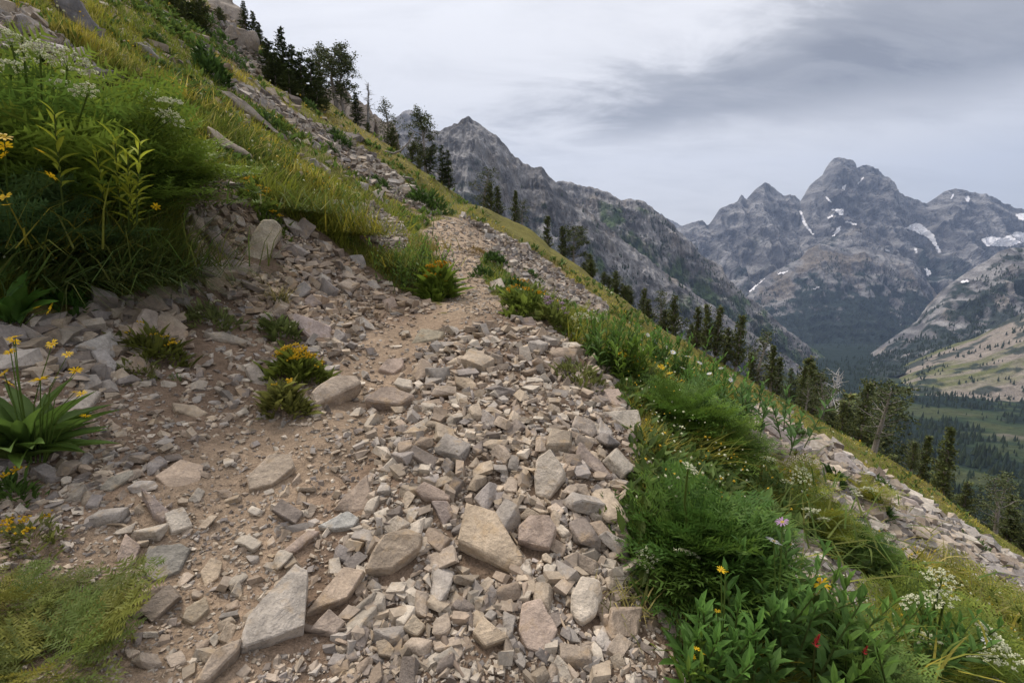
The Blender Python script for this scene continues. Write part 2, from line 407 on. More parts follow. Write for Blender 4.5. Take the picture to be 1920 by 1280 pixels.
# freshly turned, damp soil of the slide, darkened further as shade between its stones
mnd = np.exp(-((mx_ - .05) / .8) ** 4 - ((my_ - 2.5) / 1.6) ** 4) * sstep(-.35, .15, fbm(mx_ * 1.6, my_ * 1.6, octv=4, seed=61)); mnd = np.maximum(mnd, .8 * np.exp(-((mx_ + 2.2) / .8) ** 2 - ((my_ - 5.2) / .8) ** 2))
col = np.where((zn == 1).ravel()[:, None], col * (1 - .4 * mnd[:, None]), col)
ln_ = lane(mx_, my_)[:, None]; col = np.where((zn == 1).ravel()[:, None], col * (1 - .75 * ln_) + PATHC * .75 * ln_, col)
nx, ny = len(GX), len(GY)
ii = (np.arange(ny - 1)[:, None] * nx + np.arange(nx - 1)[None]).ravel()
F = np.stack([ii, ii + 1, ii + nx + 1, ii + nx], -1)
hill = obj('hillside', new_mesh('hillside', np.stack([mx_, my_, GZ.ravel()], -1), F, col, True), hill_mat()); tag(hill, kind='structure')

# ------------------------------------------------------------------ far terrain: lofted between traced lines at real distances
def loft(name, rows, nc, nr, amp, freq, mat, colf, seed=0, crest=1, keep=.25, gully=2.5):
    """rows: lists of (px,py,distance), back row first; row number `crest` is the skyline"""
    RS = []
    for r in rows:
        r = np.array(r, float); P = at(r[:, 0], r[:, 1], r[:, 2]); s = r[:, 0]
        q = np.linspace(s[0], s[-1], nc); RS.append(np.stack([np.interp(q, s, P[:, k]) for k in range(3)], -1))
    RS = np.array(RS); n = len(rows); ts = np.linspace(0, n - 1, nr)
    i = np.clip(ts.astype(int), 0, n - 2); f = (ts - i)[:, None, None]
    G = RS[i] * (1 - f) + RS[i+1] * f
    x, y, z = G[..., 0], G[..., 1], G[..., 2]
    tt = np.abs(ts - crest)[:, None]
    wgt = keep + (1 - keep) * sstep(0, .45, tt)
    nz = fbm(x / freq, y / freq * .7 + z / freq / gully, octv=7, seed=seed, gain=.55, ridged=True) + .5 * fbm(x / freq * 2.6, z / freq * .7, y / freq * .7, octv=5, seed=seed + 50, gain=.55)
    fn = fbm(x / freq * 5.5, z / freq * 3.2, y / freq * 3.2, octv=5, seed=seed + 90, gain=.62, ridged=True)
    G = G.copy(); G[..., 2] += amp * .15 * fn; G[..., 1] -= amp * .42 * fn; nz = nz + .25 * fn
    gn = fbm(x / freq * 7, z / freq * 1.1, y / freq * .6, octv=4, seed=seed + 130, gain=.6, ridged=True); G[..., 1] -= amp * .40 * gn * sstep(0, .3, tt)
    G[..., 2] += amp * wgt * (nz - .1); G[..., 1] -= amp * .8 * wgt * nz; 
    C = colf(G, ts[:, None] * np.ones((1, nc)), nz)
    ii = (np.arange(nr - 1)[:, None] * nc + np.arange(nc - 1)[None]).ravel()
    Fq = np.stack([ii, ii + nc, ii + nc + 1, ii + 1], -1)
    V = G.reshape(-1, 3)
    o = obj(name, new_mesh(name, V, Fq, C.reshape(-1, 3), False), mat); tag(o, kind='structure')
    tri = BVHTree.FromPolygons([tuple(v) for v in V], [tuple(q) for q in Fq])
    return o, tri, G
def lerp(a, b, t): return a * (1 - t[..., None]) + b * t[..., None]
def line(P): return P
A3 = np.array
ROCKG, ROCKD, SCREE, FOR, MEAD = A3([.25, .238, .232]), A3([.10, .097, .10]), A3([.235, .20, .165]), A3([.014, .024, .020]), A3([.075, .10, .035])
def base_rock(G, seed, sc_):
    n = fbm(G[..., 0] / sc_ * 1.6, G[..., 2] / sc_ * 1.1, G[..., 1] / sc_, octv=7, seed=seed, gain=.62)
    n = n + .22 * np.sin(G[..., 2] / (sc_ * .09) + G[..., 0] / (sc_ * .35) + 5 * n)
    return lerp(ROCKD + 0 * G, ROCKG + 0 * G, sstep(-.4, .4, n))
# massif
cr = [(1180,470),(1240,440),(1280,426),(1295,420),(1314,416),(1324,426),(1329,421),(1347,394),(1381,379),(1387,367),(1396,377),(1414,357),(1433,344),(1444,353),(1458,362),(1468,369),(1488,369),(1497,381),(1506,366),(1515,351),(1527,341),(1539,332),(1545,319),(1552,309),(1559,302),(1569,299),(1579,301),(1590,303),(1599,309),(1602,319),(1607,317),(1613,314),(1624,315),(1636,319),(1646,325),(1656,331),(1666,337),(1673,347),(1680,363),(1690,370),(1700,376),(1710,379),(1730,386),(1740,380),(1750,373),(1763,363),(1777,357),(1794,357),(1817,364),(1848,368),(1875,383),(1901,394),(1920,398),(1960,410),(2010,395),(2080,420),(2180,410)]
def massif_col(G, t, nz):
    C = base_rock(G, 70, 300); n = fbm(G[..., 0] / 260, G[..., 1] / 260, octv=4, seed=77)
    k = sstep(1.8, 2.5, t + n * 1.1) ; C = lerp(C, SCREE * .8 + 0 * G, sstep(.15, .55, n) * sstep(1.3, 1.9, t) * .5)
    n2 = fbm(G[..., 0] / 120, G[..., 1] / 120, octv=5, seed=79)
    return lerp(C, FOR + 0 * G, np.clip(k * 1.0 * sstep(-.5, .2, n2 + (t - 2.2)), 0, .95))
far = lambda s, b=1.0: far_mat('mountain_surface_%d' % int(1 / s), s, b)
massif, bm_massif, _ = loft('mountain_massif', [[(p, q + 120, 6900) for p, q in cr], [(p, q, 5700) for p, q in cr], [(p, q + (640 - q) * .42, 4950) for p, q in cr], [(p, 655, 3800) for p, q in cr]], 560, 190, 120, 640, far(.012), massif_col, 1, keep=.12)
# forested spur in front of the massif
cD = [(1360,600),(1385,565),(1404,547),(1440,515),(1470,500),(1498,486),(1515,468),(1535,458),(1556,462),(1580,466),(1616,463),(1660,476),(1710,489),(1740,530),(1775,575),(1810,610)]
def spur_col(G, t, nz):
    C = base_rock(G, 90, 220) * .9; n = fbm(G[..., 0] / 170, G[..., 1] / 170, octv=5, seed=95)
    C = lerp(C, SCREE * .7 + 0 * G, sstep(.1, .5, n) * sstep(2.1, 1.4, t))
    n3 = fbm(G[..., 0] / 55, G[..., 2] / 55, G[..., 1] / 90, octv=5, seed=97, gain=.65)
    return lerp(C, FOR * 1.1 + 0 * G, .96 * sstep(-.12, .16, n * -.5 + n3 * 1.1 + (t - 1.62) * .75))
spur, bm_spur, G_spur = loft('forested_spur', [[(p, q + 40, 4650) for p, q in cD], [(p, q, 4250) for p, q in cD], [(p, q + (665 - q) * .5, 3750) for p, q in cD], [(p, 668, 3150) for p, q in cD]], 300, 110, 48, 330, far(.016), spur_col, 4, keep=.2)
# ridge on the left, in two steps, and the pale peak behind it
cB = [(980,330),(1043,342),(1060,342),(1073,345),(1082,350),(1094,352),(1120,358),(1144,365),(1164,378),(1180,377),(1198,378),(1215,388),(1231,399),(1262,422),(1280,444),(1297,458),(1314,482),(1330,490),(1350,499),(1361,522),(1391,549),(1424,576),(1482,623),(1522,653),(1560,682),(1620,725)]
def ridge_col(sd, fl):
    def f(G, t, nz):
        C = base_rock(G, sd, 110); n = fbm(G[..., 0] / 75, G[..., 1] / 75, octv=5, seed=sd + 3); xx = (G[..., 0] / G[..., 1])
        C = lerp(C, SCREE * .8 + 0 * G, sstep(.2, .6, n) * .6)
        g = sstep(-.1, .45, fbm(G[..., 0] / 60, G[..., 2] / 60, octv=4, seed=sd + 8) + (t - fl) * .8 + (xx - .4) * 1.2)
        C = lerp(C, A3([.055, .088, .032]) + 0 * G, g * .9)
        d = sstep(.05, .3, fbm(G[..., 0] / 22, G[..., 2] / 22, octv=4, seed=sd + 12) + (t - fl - .25) * .6 + (xx - .4) * .5)
        return lerp(C, FOR * 1.2 + 0 * G, d * .8)
    return f
ridgeB, bm_B, G_B = loft('mountain_ridge_far', [[(p, q + 60, 2700) for p, q in cB], [(p, q, 2300) for p, q in cB], [(p, q + 95, 2030) for p, q in cB], [(p, q + 260, 1600) for p, q in cB]], 360, 130, 42, 240, far(.03), ridge_col(120, 1.45), 8, keep=.16)
cA = [(420,140),(560,180),(660,230),(732,250),(790,262),(805,248),(815,250),(823,247),(833,241),(842,237),(848,239),(853,236),(858,238),(865,233),(868,227),(873,225),(879,221),(886,228),(895,234),(907,240),(919,246),(936,261),(948,274),(959,288),(983,308),(998,313),(1013,315),(1022,324),(1030,333),(1043,344),(1080,380),(1130,420),(1230,500),(1330,572),(1450,655),(1560,728),(1650,800)]
ridgeA, bm_A, G_A = loft('mountain_ridge_near', [[(p, q + 80, 1850) for p, q in cA], [(p, q, 1500) for p, q in cA], [(p, q + 110, 1300) for p, q in cA], [(p, q + 330, 900) for p, q in cA]], 460, 150, 34, 190, far(.045), ridge_col(150, 1.75), 12, keep=.14)
cP = [(560,330),(640,300),(700,250),(732,226),(745,218),(757,210),(769,206),(778,211),(784,220),(795,236),(815,258),(850,300),(900,350)]
def peak_col(G, t, nz): return base_rock(G, 180, 150) * 1.25
peak, bm_P, _ = loft('pale_peak', [[(p, q + 60, 2900) for p, q in cP], [(p, q, 2500) for p, q in cP], [(p, q + 200, 2000) for p, q in cP]], 160, 70, 30, 260, far(.028), peak_col, 17, keep=.15)
cFar = [(1200,430),(1228,402),(1240,400),(1248,408),(1262,414),(1280,426),(1300,440),(1330,460)]
fp, bm_fp, _ = loft('distant_peak', [[(p, q + 30, 8200) for p, q in cFar], [(p, q, 7600) for p, q in cFar], [(p, q + 110, 6800) for p, q in cFar]], 90, 40, 60, 500, far(.009), lambda G, t, nz: base_rock(G, 190, 300) * 1.1, 19, keep=.15)
# right-hand ridge and the talus slope under it
cC = [(1600,690),(1640,655),(1717,602),(1737,572),(1764,545),(1784,529),(1804,515),(1831,498),(1851,488),(1871,471),(1895,465),(1920,464),(1980,455),(2060,440),(2200,430)]
def c_col(G, t, nz):
    C = base_rock(G, 210, 130) * 1.1; n = fbm(G[..., 0] / 90, G[..., 1] / 90, octv=5, seed=215)
    C = lerp(C, SCREE + 0 * G, sstep(.15, .5, n) * .6); xx = G[..., 0] / G[..., 1]
    return lerp(C, FOR * 1.2 + 0 * G, np.clip(sstep(-.1, .25, fbm(G[..., 0] / 45, G[..., 1] / 45, octv=4, seed=219) + (t - 1.5) * .6), 0, .9))
ridgeC, bm_C, G_C = loft('right_ridge', [[(p, q + 50, 2900) for p, q in cC], [(p, q, 2450) for p, q in cC], [(p, q + (700 - q) * .5, 2150) for p, q in cC], [(p, 712, 1750) for p, q in cC]], 260, 110, 30, 230, far(.03), c_col, 23, keep=.15)
def t_col(G, t, nz):
    st = fbm(G[..., 0] / 300, G[..., 1] / 60 + G[..., 0] / 260, octv=4, seed=240); C = lerp(SCREE * 1.0 + 0 * G, A3([.115, .12, .05]) + 0 * G, sstep(-.15, .35, st + .12 * (t - 1)))
    n = fbm(G[..., 0] / 40, G[..., 1] / 40, octv=4, seed=244)
    C = lerp(C, SCREE * .75 + 0 * G, sstep(.2, .5, n) * .5)
    return lerp(C, FOR * 1.3 + 0 * G, sstep(.16, .34, fbm(G[..., 0] / 55, G[..., 1] / 55, octv=4, seed=248) - .35 * sstep(.85, .6, G[..., 0] / G[..., 1]) + .25 * sstep(1.4, 2, t)) * .85)
tal, bm_T, G_T = loft('talus_slope', [[(1600,715,2000),(1700,680,1950),(1760,655,1900),(1830,632,1850),(1900,595,1800),(2000,560,1750),(2200,500,1650)], [(1600,735,1700),(1660,728,1650),(1720,705,1620),(1760,695,1600),(1830,680,1560),(1920,650,1500),(2200,580,1400)], [(1580,765,1330),(1660,760,1330),(1720,762,1320),(1800,770,1300),(1920,765,1280),(2200,740,1150)], [(1560,800,1100),(1660,810,1080),(1800,815,1060),(1920,812,1040),(2200,800,950)]], 200, 110, 6, 120, far(.05), t_col, 27, crest=0, keep=1)
def v_col(G, t, nz):
    n = fbm(G[..., 0] / 130, G[..., 1] / 130, octv=5, seed=260)
    C = lerp(A3([.028, .046, .022]) + 0 * G, A3([.058, .068, .03]) + 0 * G, sstep(.1, .5, n))
    C = lerp(C, SCREE * .7 + 0 * G, sstep(.3, .6, fbm(G[..., 0] / 60, G[..., 1] / 60, octv=4, seed=262)) * .7)
    return lerp(C, FOR + 0 * G, np.clip(sstep(.2, -.05, n) + sstep(1500, 1900, G[..., 1]), 0, .95))
vx = [700, 1000, 1300, 1500, 1650, 1800, 1950, 2300, 3000]
val, bm_V, G_V = loft('valley_floor', [[(p, 640 - (p > 1700) * 10, 3900) for p in vx], [(p, 652, 2700) for p in vx], [(p, 690, 1950) for p in vx], [(p, 742, 1400) for p in vx], [(p, 800, 1030) for p in vx], [(p, 900, 620) for p in vx], [(p, 1150, 290) for p in vx], [(p, 1600, 130) for p in vx]], 300, 260, 9, 210, far(.05), v_col, 31, crest=0, keep=1, gully=50)
gm, gt_, gb, gl_ = new_mat('lowland_surface'); gb.inputs['Base Color'].default_value = (.03, .045, .025, 1); gb.inputs['Roughness'].default_value = 1
S9 = 8600
tag(obj('ground', new_mesh('ground', [(-S9, -2500, -735), (S9, -2500, -735), (S9, 8900, -735), (-S9, 8900, -735)], [[0, 1, 2, 3]]), gm), kind='structure')

# snow patches draped on the mountains, each its own sheet
ms_, mt_, mb_, ml_ = new_mat('snow_surface'); geo_ = N(mt_, 'ShaderNodeNewGeometry'); sn_ = tex_noise(mt_, ml_, geo_.outputs['Position'], .03, 5)
ml_(cmix(mt_, ml_, mrange(mt_, ml_, sn_.outputs[0], .35, .7, 0, 1), (.82, .80, .80), (.66, .63, .63)), mb_.inputs['Base Color']); mb_.inputs['Roughness'].default_value = .8
SN = [([(1576,357),(1579,349),(1589,346),(1584,356)], 'small snow patch high on the tallest summit, below its notch'),
 ([(1546,370),(1552,369),(1560,379),(1556,381)], 'small snow streak on the left flank of the tallest summit'),
 ([(1553,393),(1582,391),(1582,403),(1573,404),(1568,397)], 'snow patch at mid height under the tallest summit'),
 ([(1550,408),(1563,402),(1564,406),(1552,411)], 'thin slanting snow sliver left of the patch under the tallest summit'),
 ([(1584,414),(1608,420),(1609,424),(1585,418)], 'thin snow ledge running right under the tallest summit'),
 ([(1560,443),(1570,427),(1577,423),(1576,432),(1563,445)], 'snow tongue above the dark forested spur'),
 ([(1498,395),(1502,395),(1512,419),(1527,440),(1523,441),(1507,424)], 'long narrow snow couloir between the left and tallest summits'),
 ([(1694,427),(1718,418),(1733,424),(1752,441),(1754,452),(1766,474),(1759,476),(1751,460),(1735,444),(1712,434)], 'largest snowfield with a tail, right of the tallest summit'),
 ([(1731,503),(1740,503),(1747,513),(1740,520)], 'round snow patch above the right-hand forest'),
 ([(1838,449),(1860,443),(1880,446),(1905,435),(1925,436),(1925,454),(1890,464),(1850,462)], 'wide snowfield at the right edge below the rounded summit'),
 ([(1403,547),(1430,521),(1434,523),(1408,549)], 'slanting snow strip on the left shoulder of the forested spur'),
 ([(1456,513),(1478,507),(1479,511),(1460,516)], 'thin snow strip near the crest of the forested spur'),
 ([(1523,542),(1535,536),(1538,539),(1527,544)], 'small snow dab in the middle of the forested spur'),
 ([(1779,376),(1786,364),(1792,361),(1787,372)], 'snow streak left of the top of the rounded right summit'),
 ([(1807,372),(1814,367),(1821,374),(1813,381)], 'snow dab right of the top of the rounded right summit'),
 ([(1713,464),(1718,465),(1723,478),(1716,474)], 'short snow streak left of the tail of the largest snowfield'),
 ([(1605,346),(1618,332),(1621,334),(1609,347)], 'thin snow gully just right of the tallest summit'),
 ([(1902,402),(1922,399),(1922,417),(1908,409)], 'snow patch at the right edge on the far skyline'),
 ([(1658,466),(1668,470),(1669,474),(1660,472)], 'tiny snow dab in the middle of the massif'),
 ([(1800,528),(1815,524),(1819,529),(1803,533)], 'tiny snow dab on the ridge at the right edge')]
for P, lab in SN:
    A_ = np.array(P); x0, y0 = A_.min(0) - 1; x1, y1 = A_.max(0) + 1; st = .8
    xs, ys = np.arange(x0, x1, st), np.arange(y0, y1, st); qx, qy = np.meshgrid(xs, ys)
    jx = qx + vnoise(qx * .35, qy * .35, seed=5) * 1.6; jy = qy + vnoise(qx * .35, qy * .35, seed=6) * 1.2
    ins = in_poly(jx, jy, P); D_ = at(qx.ravel(), qy.ravel(), 1.0); V = []; okv = np.zeros(len(D_), bool)
    for i, d in enumerate(D_):
        best = None; dv = Vector(d).normalized()
        if ins.ravel()[i]:
            for b in (bm_massif, bm_spur, bm_C):
                h = b.ray_cast(Vector((0, 0, 0)), dv)
                if h[0] is not None and (best is None or h[3] < best[1]): best = (h[0], h[3])
        if best is not None: V.append(best[0] - dv * 9 + Vector((0, 0, 3))); okv[i] = True
        else: V.append(Vector((0, 0, 0)))
    nx_ = len(xs); Fq = []
    for j in range(len(ys) - 1):
        for i in range(nx_ - 1):
            q = [j*nx_+i, j*nx_+i+1, (j+1)*nx_+i+1, (j+1)*nx_+i]
            if all(okv[k] for k in q):
                dd = [V[k].length for k in q]
                if max(dd) - min(dd) < 220: Fq.append(q)
    if not Fq: continue
    used = sorted({k for q in Fq for k in q}); mp_ = {k: i for i, k in enumerate(used)}
    tag(obj('snow_patch', new_mesh('snow_patch', [V[k] for k in used], [[mp_[k] for k in q] for q in Fq], None, True), ms_), lab, 'snow', 'snow patches on the mountains')

# far woods on the valley sides
def cones():
    mb = MB(); n = 6; Vt = [(math.cos(2*math.pi*i/n) * .5, math.sin(2*math.pi*i/n) * .5, .12) for i in range(n)] + [(0, 0, 1), (0, 0, -.1)]
    Vt = np.array(Vt); Ft = np.array([[i, (i+1) % n, n] for i in range(n)] )
    def put(G, k, mask, hgt, seed):
        r = np.random.default_rng(seed); nr, nc = G.shape[:2]
        a = r.random(k) * (nr - 1.001); b = r.random(k) * (nc - 1.001); i, j = a.astype(int), b.astype(int); fa, fb = (a - i)[:, None], (b - j)[:, None]
        P = (G[i, j] * (1-fb) + G[i, j+1] * fb) * (1-fa) + (G[i+1, j] * (1-fb) + G[i+1, j+1] * fb) * fa
        px, py = to_px(P[:, 0], P[:, 1], P[:, 2]); keep = mask(P, px, py, a / nr) > r.random(k)
        P = P[keep]; m = len(P); h = hgt * r.uniform(.55, 1.25, m); wd = h * r.uniform(.3, .46, m)
        M = rotz(r.random(m) * 6.28) * np.stack([wd, wd, h], -1)[:, None, :]
        c = A3([.022, .036, .02]) * r.uniform(.6, 1.5, m)[:, None] + r.random(m)[:, None] * A3([.012, .012, 0])
        mb.inst(Vt, Ft, M, P, c)
    N_ = lambda P, s, sd: fbm(P[:, 0] / s, P[:, 1] / s, octv=4, seed=sd)
    put(G_V, 34000, lambda P, px, py, t: sstep(.25, .0, N_(P, 130, 260)) * (px > 1100) * (px < 2100), 17, 1)
    put(G_V, 9000, lambda P, px, py, t: sstep(.0, .2, N_(P, 70, 300)) * (P[:, 1] < 1250) * (px > 1300), 15, 2)
    put(G_B, 9000, lambda P, px, py, t: sstep(0.0, .3, N_(P, 40, 310) + (px - 1250) / 700) * (t > .36) * .8, 15, 3)
    put(G_A, 9000, lambda P, px, py, t: sstep(0.05, .3, N_(P, 30, 320) + (px - 1150) / 700 + (t - .6) * .5) * (t > .36) * .75, 13, 4)
    put(G_T, 3500, lambda P, px, py, t: sstep(.1, .3, N_(P, 60, 248) + .4 * sstep(.6, .95, t)- .35 * sstep(1750,1690,px) * (t<.6)) * .9, 16, 5)
    put(G_C, 9000, lambda P, px, py, t: sstep(-.1, .2, N_(P, 60, 330) + (t - .6)) * (t > .36), 17, 6)
    put(G_spur, 9000, lambda P, px, py, t: sstep(-.1, .2, N_(P, 100, 340) + (t - .6) * 1.5) * (t > .4), 19, 7)
    return mb.mesh('far_forest')
tag(obj('far_forest', cones(), M_NEEDLE), 'far dark conifer woods on the valley floor and lower mountainsides', 'forest', kind='stuff')

# ------------------------------------------------------------------ stones
PAL = np.array([[.41, .33, .245], [.38, .305, .235], [.36, .315, .27], [.22, .18, .15], [.50, .43, .345], [.30, .26, .23], [.33, .255, .19], [.44, .375, .30]])
def pick(k, r=rng): return PAL[r.choice(len(PAL), k, p=[.2, .18, .14, .1, .1, .1, .1, .08])] * r.uniform(.72, 1.15, (k, 1))
def hull_mesh(P, bevel=0, sub=0, noise=0, seed=0, name='rock'):
    bm = bmesh.new()
    for p in P: bm.verts.new(p)
    r = bmesh.ops.convex_hull(bm, input=bm.verts)
    bmesh.ops.delete(bm, geom=list({g for g in r['geom_interior'] + r['geom_unused'] if isinstance(g, bmesh.types.BMVert)}), context='VERTS')
    bmesh.ops.dissolve_limit(bm, angle_limit=R(9), verts=bm.verts, edges=bm.edges)
    if bevel: bmesh.ops.bevel(bm, geom=list(bm.edges), offset=bevel, segments=1, profile=.5, affect='EDGES', clamp_overlap=True)
    bmesh.ops.triangulate(bm, faces=bm.faces)
    for _ in range(sub):
        es = [e for e in bm.edges if e.calc_length() > bevel * 1.2] if bevel else list(bm.edges)
        bmesh.ops.subdivide_edges(bm, edges=es, cuts=1, use_grid_fill=True); bmesh.ops.triangulate(bm, faces=bm.faces)
    bm.normal_update()
    if noise:
        co = np.array([v.co for v in bm.verts]); S = np.ptp(co, axis=0).max()
        d = fbm(co[:, 0] / S * 3.1 + seed * 3.7, co[:, 1] / S * 3.1, co[:, 2] / S * 3.1, octv=4, seed=seed, gain=.6)
        for v, k in zip(bm.verts, d): v.co += v.normal * float(k) * noise * S
    for f in bm.faces: f.smooth = True
    for e in bm.edges:
        if len(e.link_faces) == 2 and e.calc_face_angle(0) > R(28): e.smooth = False
    me = bpy.data.meshes.new(name); bm.to_mesh(me); bm.free(); return me
def rand_hull_pts(r, n=13, flat=.6, long=1.3):
    """a broken block: box corners pushed about, some cut away"""
    B = np.array([(a, b, c) for a in (-1, 1) for b in (-1, 1) for c in (-1, 1)], float)
    B *= r.uniform(.5, 1.0, (8, 3)); B[:, 0] += B[:, 2] * r.uniform(-.3, .3); B[:, 1] += B[:, 0] * r.uniform(-.4, .4)
    k = r.choice(8, r.integers(0, 3), replace=False); B[k] *= r.uniform(.25, .6, (len(k), 3))
    E = r.uniform(-1, 1, (max(n - 9, 0), 3)); E = E / np.abs(E).max(1)[:, None] * .85
    return np.concatenate([B, E]) * np.array([long, 1, flat]) * .52
CAMV = Vector((0, 0, 0))
TAKEN = []      # (x, y, radius) footprints of placed stones
def slab(P, label, thick=.35, f=.45, lift=.55, color=None, group=None, name='rock', bevel=.06, mat=None, tilt=(0, 0), cat='rock', sub=2, noise=.035):
    """a stone whose visible top face follows the outline P; thick is relative to its size"""
    P = np.array(P, float); c = P.mean(0); g = gp1(*c)
    n = (gnorm(g.x, g.y, .2) * (1 - f) + (CAMV - g).normalized() * f); n = (n.normalized() + Vector((tilt[0], tilt[1], 0))).normalized()
    size = float(np.sqrt(np.prod(np.ptp(P, axis=0)))) / FPX * depth(g); th = thick * size
    P0 = g + n * th * lift; top = []
    for q in P:
        d = Vector(at(q[0], q[1], 1.0).ravel()); k = P0.dot(n) / d.dot(n); top.append(d * k)
    r = np.random.default_rng(int(c[0] * 7 + c[1])); ct = sum(top, Vector()) / len(top)
    pts = [t + n * th * r.uniform(-.16, .06) for t in top]
    down = -(n * .75 + Vector((0, 0, .25))).normalized()
    pts += [ct + (t - ct) * r.uniform(.97, 1.1) + down * th * r.uniform(.45, .62) for t in top]
    pts += [ct + (t - ct) * r.uniform(.82, 1.0) + down * th * r.uniform(.95, 1.1) for t in top]
    base = ct + down * th
    me = hull_mesh([p - base for p in pts], bevel * th, sub, noise, int(c[0] + c[1]), name)
    o = obj(name, me, mat or M_ROCK); o.location = base
    col = pick(1, r)[0] if color is None else np.array(color); o.color = (*col, 1)
    tag(o, label, cat, group); TAKEN.append((ct.x, ct.y, size * .5))
    return o
TAN, PINK, GREY, DARK, PALE, PURP = (.44,.345,.245), (.41,.315,.25), (.345,.31,.28), (.235,.185,.155), (.5,.425,.34), (.30,.24,.205)
